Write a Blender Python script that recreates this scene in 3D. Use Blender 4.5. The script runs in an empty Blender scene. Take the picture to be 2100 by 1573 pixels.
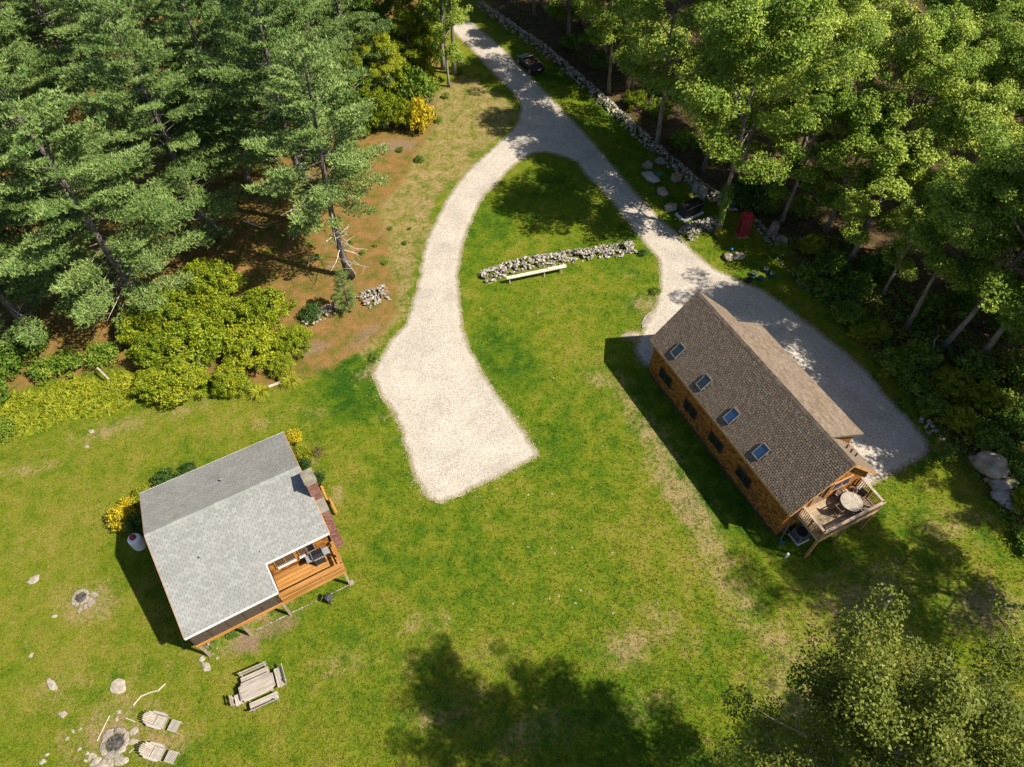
import bpy, math, random
import numpy as np
from mathutils import Vector, Matrix
from mathutils.geometry import tessellate_polygon
rad = math.radians
random.seed(7); rng = np.random.default_rng(7)
SC = bpy.context.scene; COL = SC.collection
# ------------------------------------------------------------------ camera, sky, sun, exposure
CAMH, TILT, FPX = 42.0, rad(52.2), 1456.0            # metres up, degrees below the horizon, focal length in photo pixels
cam = bpy.data.cameras.new('camera'); co = bpy.data.objects.new('camera', cam); COL.objects.link(co)
cam.sensor_width = 36; cam.lens = FPX / 2100 * 36; cam.clip_start = .5; cam.clip_end = 4000
co.location = (0, 0, CAMH); co.rotation_euler = (rad(90) - TILT, 0, 0); SC.camera = co
SUN_EL, SUN_AZ = rad(50), math.atan2(-.32, 1)         # azimuth measured from +x
W = bpy.data.worlds.new('World'); SC.world = W; W.use_nodes = True
wn = W.node_tree; bg = wn.nodes['Background']; sky = wn.nodes.new('ShaderNodeTexSky')
sky.sky_type = 'NISHITA'; sky.sun_disc = False; sky.sun_elevation = SUN_EL; sky.sun_rotation = math.pi / 2 - SUN_AZ
sky.air_density = 1.0; sky.dust_density = 1.0
wn.links.new(sky.outputs[0], bg.inputs[0]); bg.inputs[1].default_value = .075
sl = bpy.data.lights.new('sun', 'SUN'); so = bpy.data.objects.new('sun', sl); COL.objects.link(so)
sl.energy = 5.0; sl.angle = rad(.53); sl.color = (1, .91, .76)
sd = Vector((math.cos(SUN_AZ) * math.cos(SUN_EL), math.sin(SUN_AZ) * math.cos(SUN_EL), math.sin(SUN_EL)))
so.rotation_euler = sd.to_track_quat('Z', 'Y').to_euler(); so.location = sd * 200
SC.view_settings.view_transform = 'Standard'; SC.view_settings.look = 'None'
SC.view_settings.exposure = 1.05; SC.view_settings.gamma = 1
SC.render.engine = 'CYCLES'
SC.cycles.max_bounces = 6; SC.cycles.diffuse_bounces = 3; SC.cycles.glossy_bounces = 2
SC.cycles.transmission_bounces = 4; SC.cycles.transparent_max_bounces = 4
SC.cycles.use_denoising = True; SC.cycles.caustics_reflective = False; SC.cycles.caustics_refractive = False

# ------------------------------------------------------------------ survey: a spot on the ground (or at height z) from the aerial survey picture
_c, _s = math.cos(TILT), math.sin(TILT)
def gp(px, py, z=0.0):
    u = (px - 1050) / FPX; v = (py - 786.5) / FPX
    t = (CAMH - z) / (_s + v * _c)
    return Vector((u * t, (_c - v * _s) * t, z))
def gpn(P):
    P = np.array(P, float); u = (P[:, 0] - 1050) / FPX; v = (P[:, 1] - 786.5) / FPX
    t = CAMH / (_s + v * _c); return np.stack([u * t, (_c - v * _s) * t], 1)

# ------------------------------------------------------------------ materials
class NT:
    def __init__(s, name):
        s.m = bpy.data.materials.new(name); s.m.use_nodes = True; s.t = s.m.node_tree; s.n = s.t.nodes; s.l = s.t.links
        s.b = s.n['Principled BSDF']; s.out = s.n['Material Output']
        s.b.inputs['Specular IOR Level'].default_value = .25
    def new(s, k, **kw):
        n = s.n.new('ShaderNode' + k)
        for a, v in kw.items(): setattr(n, a, v)
        return n
    def put(s, sock, v):
        if hasattr(v, 'links') or isinstance(v, bpy.types.NodeSocket): s.l.new(v, sock)
        elif isinstance(v, (tuple, list)) and len(v) == 3 and len(sock.default_value) == 4: sock.default_value = (*v, 1)
        else: sock.default_value = v
    def obj(s): return s.new('TexCoord').outputs['Object']
    def mapping(s, vec, sc=(1, 1, 1), rot=(0, 0, 0)):
        n = s.new('Mapping'); s.put(n.inputs['Vector'], vec); n.inputs['Scale'].default_value = sc; n.inputs['Rotation'].default_value = rot
        return n.outputs[0]
    def noise(s, vec, scale, detail=4, rough=.55, dist=0):
        n = s.new('TexNoise'); s.put(n.inputs['Vector'], vec); n.inputs['Scale'].default_value = scale
        n.inputs['Detail'].default_value = detail; n.inputs['Roughness'].default_value = rough; n.inputs['Distortion'].default_value = dist
        return n.outputs['Fac']
    def vor(s, vec, scale, out='Distance'):
        n = s.new('TexVoronoi'); s.put(n.inputs['Vector'], vec); n.inputs['Scale'].default_value = scale
        return n.outputs[out]
    def attr(s, name): return s.new('Attribute', attribute_name=name).outputs['Fac']
    def rnd(s): return s.new('ObjectInfo').outputs['Random']
    def ramp(s, f, stops):
        n = s.new('ValToRGB'); s.put(n.inputs[0], f); e = n.color_ramp.elements
        while len(e) < len(stops): e.new(.5)
        for x, (p, c) in zip(e, stops): x.position = p; x.color = (*c, 1) if not isinstance(c, float) else (c, c, c, 1)
        return n.outputs[0]
    def mix(s, a, b, f, blend='MIX'):
        n = s.new('Mix', data_type='RGBA', blend_type=blend)
        s.put(n.inputs[0], f); s.put(n.inputs[6], a); s.put(n.inputs[7], b); return n.outputs[2]
    def math(s, op, a, b=0.0, c=0.0, clamp=False):
        n = s.new('Math', operation=op, use_clamp=clamp)
        s.put(n.inputs[0], a); s.put(n.inputs[1], b); s.put(n.inputs[2], c); return n.outputs[0]
    def step(s, v, lo, hi):
        n = s.new('MapRange', interpolation_type='SMOOTHSTEP'); s.put(n.inputs[0], v)
        n.inputs[1].default_value = lo; n.inputs[2].default_value = hi; return n.outputs[0]
    def bump(s, h, st=.4, d=.05):
        n = s.new('Bump'); s.put(n.inputs['Height'], h); n.inputs['Strength'].default_value = st; n.inputs['Distance'].default_value = d
        s.l.new(n.outputs[0], s.b.inputs['Normal'])
    def col(s, c): s.put(s.b.inputs['Base Color'], c); return s
    def rough(s, r): s.put(s.b.inputs['Roughness'], r); return s
def grained(name, c1, c2, scale=3.0, rough=.8, st=.3, stretch=(1, 1, 1), fine=40, metal=0, vary=.25, detail=5):
    """two-tone noise, per-object brightness variation, fine bump"""
    m = NT(name); o = m.mapping(m.obj(), stretch)
    c = m.mix(c1, c2, m.step(m.noise(o, scale, detail, .6), .3, .7))
    f = m.math('MULTIPLY_ADD', m.noise(o, fine, 2), .5, .75)
    c = m.mix(c, f, 1.0, 'MULTIPLY') if False else m.mix(c, m.ramp(f, [(0, .55), (1, 1.0)]), .55, 'MULTIPLY')
    if vary:
        r = m.math('MULTIPLY_ADD', m.rnd(), vary, 1 - vary * .5)
        n = m.new('Mix', data_type='RGBA', blend_type='MULTIPLY'); n.inputs[0].default_value = 1
        cb = m.new('CombineColor'); [m.put(cb.inputs[i], r) for i in range(3)]
        m.put(n.inputs[6], c); m.put(n.inputs[7], cb.outputs[0]); c = n.outputs[2]
    m.col(c).rough(rough); m.b.inputs['Metallic'].default_value = metal
    m.bump(m.noise(o, fine, 3), st, .01); return m.m
def foliage(name, dark, mid, light, transl=.3, per_tree=.35, rough=.55):
    m = NT(name); r = m.attr('r'); k = m.attr('k')
    f = m.math('ADD', m.math('MULTIPLY', r, .55), m.math('MULTIPLY', k, .45))
    f = m.math('ADD', f, m.math('MULTIPLY_ADD', m.rnd(), per_tree, -per_tree / 2), clamp=True)
    c = m.ramp(f, [(0.05, dark), (.5, mid), (.95, light)])
    m.col(c).rough(rough); m.b.inputs['Specular IOR Level'].default_value = .2
    t = m.new('BsdfTranslucent'); m.put(t.inputs[0], m.mix(c, (1, 1, .3), .25, 'MULTIPLY') if False else c)
    x = m.new('MixShader'); x.inputs[0].default_value = transl
    m.l.new(m.b.outputs[0], x.inputs[1]); m.l.new(t.outputs[0], x.inputs[2]); m.l.new(x.outputs[0], m.out.inputs[0]); return m.m
def tinted(name, stops, rough=.85, stain=None, st=.3, fine=60):
    """colour of each piece by its 'r' attribute, with optional large stains"""
    m = NT(name); o = m.obj(); c = m.ramp(m.attr('r'), stops)
    c = m.mix(c, m.ramp(m.noise(o, fine, 2), [(.2, .7), (.8, 1.0)]), .6, 'MULTIPLY')
    if stain:
        for col, sc, lo, hi, amt in stain:
            c = m.mix(c, col, m.math('MULTIPLY', m.step(m.noise(o, sc, 5, .65), lo, hi), amt))
    m.col(c).rough(rough); m.bump(m.noise(o, fine, 3), st, .01); return m.m
MAT = {}
# ------------------------------------------------------------------ mesh helpers
def mesh_np(name, V, F, attrs=None, mat=None, smooth=False):
    V = np.asarray(V, np.float32); F = np.asarray(F, np.int32); k = F.shape[1]; n = len(F)
    me = bpy.data.meshes.new(name); me.vertices.add(len(V)); me.vertices.foreach_set('co', V.ravel())
    me.loops.add(n * k); me.loops.foreach_set('vertex_index', F.ravel())
    me.polygons.add(n); me.polygons.foreach_set('loop_start', np.arange(0, n * k, k, dtype=np.int32))
    if smooth: me.polygons.foreach_set('use_smooth', np.ones(n, bool))
    for a, v in (attrs or {}).items():
        me.attributes.new(a, 'FLOAT', 'POINT').data.foreach_set('value', np.asarray(v, np.float32))
    if mat: me.materials.append(mat)
    me.update(calc_edges=True); return me
def link(name, me, parent=None, loc=None, rz=0.0):
    o = bpy.data.objects.new(name, me); COL.objects.link(o)
    if parent: o.parent = parent
    if loc is not None: o.location = loc
    if rz: o.rotation_euler.z = rz
    return o
def tag(o, label=None, cat=None, group=None, kind=None):
    for k, v in (('label', label), ('category', cat), ('group', group), ('kind', kind)):
        if v: o[k] = v
    return o
def empty(name, loc, rz=0.0, label=None, cat=None, group=None):
    o = bpy.data.objects.new(name, None); COL.objects.link(o); o.location = loc; o.rotation_euler.z = rz; o.empty_display_size = .2
    return tag(o, label, cat, group)
class MB:
    """collects simple shapes, then becomes ONE mesh object"""
    def __init__(s): s.v = []; s.f = []; s.r = []
    def add(s, V, F, r=None):
        b = len(s.v); s.v += [tuple(p) for p in V]; s.f += [tuple(b + i for i in f) for f in F]
        s.r += [random.random() if r is None else r] * len(V); return s
    def box(s, c, d, rz=0, rx=0, ry=0, r=None):
        R = Matrix.Rotation(rz, 3, 'Z') @ Matrix.Rotation(ry, 3, 'Y') @ Matrix.Rotation(rx, 3, 'X'); c = Vector(c)
        V = [c + R @ Vector((x * d[0] / 2, y * d[1] / 2, z * d[2] / 2)) for z in (-1, 1) for x, y in ((-1, -1), (1, -1), (1, 1), (-1, 1))]
        return s.add(V, [(3, 2, 1, 0), (4, 5, 6, 7), (0, 1, 5, 4), (1, 2, 6, 5), (2, 3, 7, 6), (3, 0, 4, 7)], r)
    def bar(s, a, b, w, h=None, r=None, up=(0, 0, 1)):
        a = Vector(a); b = Vector(b); d = (b - a); L = d.length; d.normalize(); up = Vector(up)
        if abs(d.dot(up)) > .99: up = Vector((1, 0, 0))
        x = d.cross(up).normalized(); y = x.cross(d); h = h or w
        V = [p + x * i * w / 2 + y * j * h / 2 for p in (a, b) for i, j in ((-1, -1), (1, -1), (1, 1), (-1, 1))]
        return s.add(V, [(0, 1, 2, 3), (7, 6, 5, 4), (0, 4, 5, 1), (1, 5, 6, 2), (2, 6, 7, 3), (3, 7, 4, 0)], r)
    def tube(s, pts, rr, n=8, cap=True, r=None):
        pts = [Vector(p) for p in pts]; V = []; F = []
        if not hasattr(rr, '__len__'): rr = [rr] * len(pts)
        for i, p in enumerate(pts):
            d = (pts[min(i + 1, len(pts) - 1)] - pts[max(i - 1, 0)]).normalized()
            x = d.cross(Vector((.31, .17, .94)) if abs(d.z) < .9 else Vector((1, 0, 0))).normalized(); y = d.cross(x)
            V += [p + (x * math.cos(a) + y * math.sin(a)) * rr[i] for a in (2 * math.pi * j / n for j in range(n))]
        for i in range(len(pts) - 1):
            for j in range(n):
                a, b = i * n + j, i * n + (j + 1) % n; F.append((a, b, b + n, a + n))
        if cap: F += [tuple(range(n - 1, -1, -1)), tuple((len(pts) - 1) * n + j for j in range(n))]
        return s.add(V, F, r)
    def lathe(s, c, prof, n=20, r=None):
        c = Vector(c); V = []; F = []
        for rr, z in prof: V += [c + Vector((rr * math.cos(2 * math.pi * j / n), rr * math.sin(2 * math.pi * j / n), z)) for j in range(n)]
        for i in range(len(prof) - 1):
            for j in range(n):
                a, b = i * n + j, i * n + (j + 1) % n; F.append((a, b, b + n, a + n))
        F += [tuple(range(n - 1, -1, -1)), tuple((len(prof) - 1) * n + j for j in range(n))]
        return s.add(V, F, r)
    def prism(s, poly, z0, z1, r=None):
        n = len(poly); V = [(x, y, z0) for x, y in poly] + [(x, y, z1) for x, y in poly]
        return s.add(V, [tuple(range(n - 1, -1, -1)), tuple(range(n, 2 * n))] + [(i, (i + 1) % n, n + (i + 1) % n, n + i) for i in range(n)], r)
    def mesh(s, name, mat, smooth=False):
        me = bpy.data.meshes.new(name); me.from_pydata(s.v, [], s.f)
        me.attributes.new('r', 'FLOAT', 'POINT').data.foreach_set('value', np.array(s.r, np.float32))
        me.materials.append(MAT[mat] if isinstance(mat, str) else mat)
        if smooth: me.polygons.foreach_set('use_smooth', np.ones(len(me.polygons), bool))
        me.update(); return me
    def build(s, name, mat, parent=None, loc=None, rz=0.0, smooth=False, kind=None):
        o = link(name, s.mesh(name, mat, smooth), parent, loc, rz)
        if kind: o['kind'] = kind
        return o
def in_poly(X, Y, P):
    ins = np.zeros(X.shape, bool); n = len(P); j = n - 1
    for i in range(n):
        xi, yi = P[i]; xj, yj = P[j]
        with np.errstate(divide='ignore', invalid='ignore'):
            ins ^= ((yi > Y) != (yj > Y)) & (X < (xj - xi) * (Y - yi) / (yj - yi + 1e-12) + xi)
        j = i
    return ins
def seg_dist(X, Y, P, closed=True):
    d = np.full(X.shape, 1e9); n = len(P)
    for i in range(n if closed else n - 1):
        a = P[i]; b = P[(i + 1) % n]; ab = b - a; L = ab @ ab + 1e-9
        t = np.clip(((X - a[0]) * ab[0] + (Y - a[1]) * ab[1]) / L, 0, 1)
        d = np.minimum(d, (X - a[0] - t * ab[0]) ** 2 + (Y - a[1] - t * ab[1]) ** 2)
    return np.sqrt(d)
def signed(X, Y, P):                         # positive inside
    d = seg_dist(X, Y, P); return np.where(in_poly(X, Y, P), d, -d)
def sstep(v, a, b):
    t = np.clip((v - a) / (b - a), 0, 1); return t * t * (3 - 2 * t)
def nrm(a): return a / (np.linalg.norm(a, axis=-1, keepdims=True) + 1e-9)
# smooth pseudo-noise for placing things
_ph = rng.uniform(0, 6.28, (3, 8)); _fr = rng.normal(0, 1, (2, 8))
def wob(x, y, sc):
    x = np.asarray(x) / sc; y = np.asarray(y) / sc; a = 0
    for i in range(8): a = a + np.sin(_fr[0, i] * x * 2 + _fr[1, i] * y * 2 + _ph[0, i])
    return a / 4
# ------------------------------------------------------------------ plan outlines, surveyed on the picture
DRIVE = gpn([(872,-40),(884,-5),(906,30),(930,67),(967,103),(1000,140),(1033,173),(1058,197),(1068,217),(1062,247),(1047,267),(1020,293),(990,320),
 (960,347),(933,380),(913,410),(897,443),(880,477),(870,510),(863,537),(857,577),(843,624),(833,664),(800,697),(770,744),(763,771),(780,811),(807,851),
 (820,884),(833,931),(850,984),(867,1014),(907,1034),(947,1014),(1000,991),(1067,957),(1107,934),(1083,894),(1050,844),(1017,804),(993,764),(967,717),
 (950,671),(945,607),(940,567),(947,531),(952,500),(963,467),(977,433),(997,400),(1020,377),(1047,347),(1073,327),(1093,315),(1117,313),(1150,320),
 (1183,333),(1200,360),(1223,380),(1250,410),(1273,440),(1300,473),(1333,513),(1350,531),(1353,564),(1347,607),(1337,641),(1323,664),(1308,690),
 (1299,719),(1316,749),(1420,800),(1600,930),(1745,1010),(1790,994),(1833,974),(1873,951),(1910,924),(1897,894),(1860,854),(1810,801),(1777,757),
 (1727,714),(1693,687),(1633,641),(1567,594),(1517,574),(1467,551),(1443,531),(1438,527),(1413,504),(1391,477),(1366,458),(1343,434),(1324,414),
 (1301,390),(1280,365),(1260,340),(1220,293),(1177,247),(1147,217),(1113,180),(1083,150),(1053,120),(1020,87),(987,60),(960,37),(933,15),(915,-10),(900,-40)])
PINES = gpn([(-500,60),(300,60),(640,130),(850,170),(905,215),(880,300),(800,420),(815,520),(830,630),(800,690),(745,735),(640,770),(600,800),(450,800),(330,800),(180,775),(60,805),(-120,835),(-500,860)])
BARE = gpn([(895,175),(965,150),(1040,195),(1062,225),(1040,268),(985,320),(930,380),(893,440),(868,505),(855,580),(838,640),(800,695),(765,750),(690,720),(640,700),(560,560),(420,440),(420,380),(700,300),(830,290)])
WOODS = gpn([(945,-60),(1010,25),(1075,68),(1150,130),(1240,205),(1300,262),(1365,322),(1430,370),(1510,425),(1600,490),(1640,545),(1720,640),(1815,745),(1880,820),(1935,890),
 (1990,950),(2050,1050),(2110,1110),(2600,1200),(2900,500),(2600,-300),(1200,-420),(860,-420),(880,-150)])
NWOODS = gpn([(-1200,-350),(820,-350),(868,-60),(905,60),(905,215),(850,170),(640,130),(300,60),(-500,60),(-1200,400)])
FERNS = gpn([(-120,900),(0,915),(60,895),(130,868),(210,858),(290,822),(330,800),(270,760),(180,770),(60,800),(-120,830)])
# soft spots: photo px, py, radii in metres (along, across), turn in degrees, strength
DRY = [(1285,820,3,1.1,-60,.55),(1345,905,4,1.2,-60,.68),(1395,1010,4.5,1.4,-60,.75),(1445,1100,4.5,1.2,-58,.66),(1510,1220,4,1.2,-52,.6),(1600,1330,4,1.5,-45,.6),(1240,775,2.5,1.4,-30,.6),(1330,620,2.5,1.6,0,.6),(1310,690,1.2,.8,0,.9),
 (1760,1230,5,2.4,20,.6),(1950,1080,4,2.5,20,.45),(1700,1330,4,3,0,.5),(1640,1430,3,2,0,.6),(2030,1250,3,2,0,.7),(240,1490,2.6,1.6,10,.7),(180,1240,2,1.4,0,.75),(280,1385,3,1.4,20,.35),
 (420,1250,1,3,30,.25),(520,1255,2.8,.9,29,.9),(500,1310,1.2,.8,20,1),(700,1360,2.4,1,15,.5),(870,1280,2,1.4,0,.45),(850,1360,1.5,1.1,0,.4),(960,1420,1.5,1,0,.4),(1290,1330,2.2,1.2,10,.7),
 (1370,1280,3,1.2,-40,.5),(1250,780,3,1.6,-30,.4),(1160,1080,3,1.4,0,.25),(1100,1500,3,1.4,20,.5),(900,1470,2.5,1.2,0,.5),(1010,1350,2,1.3,0,.4),(610,940,.9,1.6,20,.4),
 (650,980,.8,2.2,15,.5),(690,1010,.6,1,15,.6),(640,850,1.5,.8,-20,.5),(540,870,2,.7,20,.5),(380,840,3,.7,20,.55),(230,880,3.5,.8,20,.65),(60,960,2.5,1,10,.5),(760,760,.7,1.6,-60,.7),(810,850,.4,2,-70,.6),
 (1000,270,2,1.5,0,.45),(920,300,1.8,2.5,0,.6),(980,230,2,2,0,.5),(1230,215,3,1,-45,.4),(1350,370,2,.7,-45,.3),(1290,560,2,.8,0,.35),(1150,600,4,1,10,.3),(1060,560,4,.5,16,.5),(120,1420,2,1.5,0,.5),
 (330,1530,2,1,0,.7),(170,1540,2,1,0,.5),(60,1120,2,1.3,0,.3),(450,900,3,1.4,10,.25),(860,420,1.2,3,20,.7),(870,360,1.5,2,20,.6),(1330,1450,3,1,20,.4),(1450,1540,3,1,0,.3)]
LUSH = [(710,790,2.4,2.9,0,2.0),(720,830,1.6,1.5,0,2.0),(1060,450,4,3,0,.9),(1000,560,2.5,4,20,.7),(1030,720,2,5,25,.7),(1130,900,2,4,30,.8),(900,1130,4,3,0,.6),(1050,1180,5,3,0,.5),(1130,370,3,3,0,.8),(1240,230,9,1.6,-45,.9),(1150,170,9,1.6,-45,.9),
 (1360,400,6,1.5,-45,.8),(1540,530,5,2,-40,.8),(1640,1120,3,1.6,20,.9),(1450,960,9,1.6,-62,1.0),(1370,850,4,1.2,-60,.9),(1560,1230,3,1,-40,.5),(960,950,3,.8,20,.6),(780,1080,2,3,0,.4),(430,1040,3,1,20,.3),(640,1360,4,2,10,.3),(1280,1480,6,2.5,0,.5),(1480,1400,3,3,0,.6)]
SOIL = [(745,690,2.2,.8,45,.8),(640,715,1.6,.9,20,.9),(815,300,2.4,1.2,5,1),(560,1290,2.3,.7,29,.9),(505,1318,1.1,.9,10,1),(240,1480,1.2,.7,40,.7),(800,430,1.8,1.2,0,.5),(780,480,2,1,0,.5),(480,430,3,2,0,.4),(835,560,.7,2,10,.6),(880,200,1.5,2,0,.8),(690,545,1.5,1,0,.6)]
PALE = [(120,1300,9,7,0,1),(60,1080,7,5,0,.9),(330,1420,6,4,0,.8),(400,880,9,3,20,.9),(650,1420,5,3,0,.6),(150,960,7,3,10,.9),(1500,1250,6,4,-40,.8),(1800,1300,7,4,0,.9),(1250,700,4,3,0,.5),(1180,1130,4,5,0,.5),(720,930,2,3,0,.6),(1000,1300,5,2,0,.4),(1010,280,4,3,0,.6)]
def blobs(X, Y, L):
    a = np.zeros(X.shape)
    for px, py, ra, rb, ang, w in L:
        p = gp(px, py); ca, sa = math.cos(rad(ang)), math.sin(rad(ang)); dx, dy = X - p.x, Y - p.y
        q = ((dx * ca + dy * sa) / ra) ** 2 + ((-dx * sa + dy * ca) / rb) ** 2
        a = np.maximum(a, w * np.exp(-q * .8))
    return a
def fields(X, Y):
    f = {}
    f['dry'] = blobs(X, Y, DRY); f['lush'] = blobs(X, Y, LUSH); f['soil'] = blobs(X, Y, SOIL); f['pale'] = blobs(X, Y, PALE)
    j = wob(X, Y, 3.0) * .7
    f['pine'] = np.maximum(sstep(signed(X, Y, PINES) + j, -.8, 1.6), sstep(signed(X, Y, NWOODS) + j, -.8, 1.6))
    f['bare'] = sstep(signed(X, Y, BARE) + j, -.9, 1.2)
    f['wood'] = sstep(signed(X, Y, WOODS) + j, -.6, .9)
    return f
# ------------------------------------------------------------------ ground
def ground_material():
    m = NT('ground'); o = m.obj()
    big = m.noise(o, .16, 4, .6, .6); med = m.noise(o, .9, 5, .65, .3); fin = m.noise(o, 7, 4, .7); grit = m.noise(o, 26, 2, .7)
    g = m.math('ADD', m.math('MULTIPLY', big, .42), m.math('MULTIPLY', med, .58))
    g = m.math('SUBTRACT', g, m.math('MULTIPLY', m.attr('lush'), .10)); g = m.math('ADD', g, m.math('MULTIPLY', m.attr('pale'), .065))
    c = m.ramp(g, [(.30, (.028, .082, .005)), (.42, (.076, .134, .006)), (.52, (.135, .168, .010)), (.64, (.198, .186, .028))])
    c = m.mix(c, m.ramp(fin, [(.25, .35), (.5, .82), (.8, 1.0)]), .95, 'MULTIPLY')
    tan = m.ramp(m.math('ADD', m.math('MULTIPLY', fin, .6), m.math('MULTIPLY', grit, .4)), [(.3, (.13, .095, .045)), (.5, (.24, .175, .088)), (.72, (.35, .265, .155))])
    pat = m.math('ADD', m.math('MULTIPLY', med, .5), m.math('MULTIPLY', m.noise(o, 3.2, 4, .7), .5))
    d = m.step(m.math('ADD', m.math('MULTIPLY', m.attr('dry'), .40), pat), .62, .84)
    c = m.mix(c, tan, m.math('MULTIPLY', d, .85))
    d0 = m.step(m.math('ADD', m.noise(o, 1.4, 5, .72, .4), m.math('MULTIPLY', m.attr('lush'), -.05)), .61, .70)
    c = m.mix(c, tan, m.math('MULTIPLY', d0, .6))
    d1 = m.step(m.math('ADD', m.noise(o, 4.5, 4, .75, .3), m.math('MULTIPLY', m.attr('pale'), .03)), .60, .70); c = m.mix(c, tan, m.math('MULTIPLY', d1, .38))
    b = m.step(m.math('ADD', m.math('MULTIPLY', m.attr('bare'), .55), m.math('MULTIPLY', med, .7)), .55, .86)
    c = m.mix(c, m.ramp(pat, [(.36, (.065, .095, .012)), (.44, (.13, .125, .026)), (.52, (.22, .16, .068)), (.66, (.32, .23, .12))]), m.math('MULTIPLY', b, .8))
    lit = m.ramp(m.math('ADD', m.math('MULTIPLY', med, .6), m.math('MULTIPLY', fin, .4)), [(.34, (.050, .075, .010)), (.44, (.105, .098, .018)), (.52, (.175, .105, .034)), (.61, (.225, .128, .046)), (.74, (.28, .18, .08))])
    c = m.mix(c, lit, m.step(m.math('ADD', m.math('MULTIPLY', m.attr('pine'), .62), m.math('MULTIPLY', med, .6)), .52, .86))
    so = m.ramp(fin, [(.3, (.10, .070, .040)), (.55, (.19, .135, .082)), (.75, (.27, .20, .13))])
    c = m.mix(c, so, m.step(m.math('ADD', m.math('MULTIPLY', m.attr('soil'), .55), m.math('MULTIPLY', med, .75)), .56, .90))
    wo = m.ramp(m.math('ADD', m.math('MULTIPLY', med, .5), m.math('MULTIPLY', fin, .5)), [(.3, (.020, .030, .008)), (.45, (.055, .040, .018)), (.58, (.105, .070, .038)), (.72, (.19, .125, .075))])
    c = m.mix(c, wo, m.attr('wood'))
    m.col(c).rough(.95); m.b.inputs['Specular IOR Level'].default_value = .075
    m.bump(m.math('ADD', fin, m.math('MULTIPLY', grit, .5)), .9, .09); return m.m
def axis(lo, hi, st, far):
    a = np.arange(lo, hi + st / 2, st); g = st; out = [hi]; 
    while out[-1] < far: g *= 1.5; out.append(out[-1] + g)
    lo_ = [lo]; g = st
    while lo_[-1] > -far: g *= 1.5; lo_.append(lo_[-1] - g)
    return np.concatenate([np.array(lo_[1:])[::-1], a, np.array(out[1:])])
gx, gy = axis(-70, 72, .45, 1800), axis(-4, 118, .45, 1800)
X, Y = np.meshgrid(gx, gy); fl = fields(X, Y); nx, ny = len(gx), len(gy)
idx = np.arange(nx * ny).reshape(ny, nx)
Q = np.stack([idx[:-1, :-1], idx[:-1, 1:], idx[1:, 1:], idx[1:, :-1]], -1).reshape(-1, 4)
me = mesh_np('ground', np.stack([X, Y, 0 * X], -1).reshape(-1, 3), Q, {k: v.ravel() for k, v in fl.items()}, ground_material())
tag(link('ground', me), kind='structure')
# ------------------------------------------------------------------ gravel driveway
def gravel_material():
    m = NT('gravel'); o = m.obj()
    n1 = m.vor(o, 19, 'Color'); sep = m.new('SeparateColor'); m.put(sep.inputs[0], n1)
    v = m.math('ADD', m.math('MULTIPLY', sep.outputs[0], .6), m.math('MULTIPLY', m.noise(o, 22, 2, .7), .4))
    c = m.ramp(v, [(.12, (.17, .145, .115)), (.3, (.30, .264, .218)), (.5, (.385, .346, .296)), (.75, (.45, .414, .366))])
    c = m.mix(c, m.ramp(m.noise(o, .35, 5, .6), [(.35, .78), (.5, .92), (.65, 1.0)]), 1.0, 'MULTIPLY')
    e = m.attr('edge'); n3 = m.noise(o, 1.1, 4, .6); rut = m.math('MULTIPLY', m.step(m.math('ABSOLUTE', m.math('SUBTRACT', m.math('ADD', e, m.math('MULTIPLY', n3, .35)), 1.05)), .38, .08), .30)
    c = m.mix(c, (.30, .265, .215), rut)
    fe = m.math('SUBTRACT', 1.0, m.step(m.math('SUBTRACT', e, m.math('MULTIPLY', m.noise(o, 2.6, 5, .7), .55)), -.22, .20)); c = m.mix(c, m.ramp(m.noise(o, 9, 3), [(.35, (.09, .105, .02)), (.55, (.20, .165, .09)), (.7, (.30, .26, .19))]), fe)
    m.col(c).rough(.9); m.bump(m.math('ADD', m.vor(o, 19), m.noise(o, 30, 2)), .5, .03); return m.m
def densify(P, step, jit):
    out = []
    for i in range(len(P)):
        a, b = P[i], P[(i + 1) % len(P)]; n = max(1, int(np.linalg.norm(b - a) / step)); d = nrm(b - a); nn = np.array([-d[1], d[0]])
        for k in range(n): out.append(a + (b - a) * k / n + nn * rng.normal(0, jit))
    return np.array(out)
DRV = densify(DRIVE, .13, .028); _w = wob(DRV[:, 0], DRV[:, 1], .5); DRV = DRV + np.stack([_w, wob(DRV[:, 1], DRV[:, 0], .55)], 1) * .09
from mathutils.geometry import delaunay_2d_cdt
nD = len(DRV); ex, ey = np.meshgrid(np.arange(-12, 34, .45), np.arange(20, 100, .45)); ex, ey = ex.ravel() + rng.normal(0, .04, ex.size), ey.ravel() + rng.normal(0, .04, ey.size)
sin_ = signed(ex, ey, DRV) ; kp = sin_ > .16
allp = [Vector(p) for p in DRV] + [Vector((a, b)) for a, b in zip(ex[kp], ey[kp])]
vo, _e, fo, *_r = delaunay_2d_cdt(allp, [(i, (i + 1) % nD) for i in range(nD)], [list(range(nD))], 1, 1e-5)
VO = np.array([tuple(v) for v in vo]); ed = np.maximum(signed(VO[:, 0], VO[:, 1], DRV), 0)
MAT['gravel'] = gravel_material()
dm_ = bpy.data.meshes.new('driveway'); dm_.from_pydata([(x, y, .006 + .018 * min(1, e / .25)) for (x, y), e in zip(VO, ed)], [], [list(f) for f in fo])
dm_.attributes.new('edge', 'FLOAT', 'POINT').data.foreach_set('value', ed.astype(np.float32)); dm_.materials.append(MAT['gravel']); dm_.update()
tag(link('driveway', dm_), kind='structure')
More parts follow.
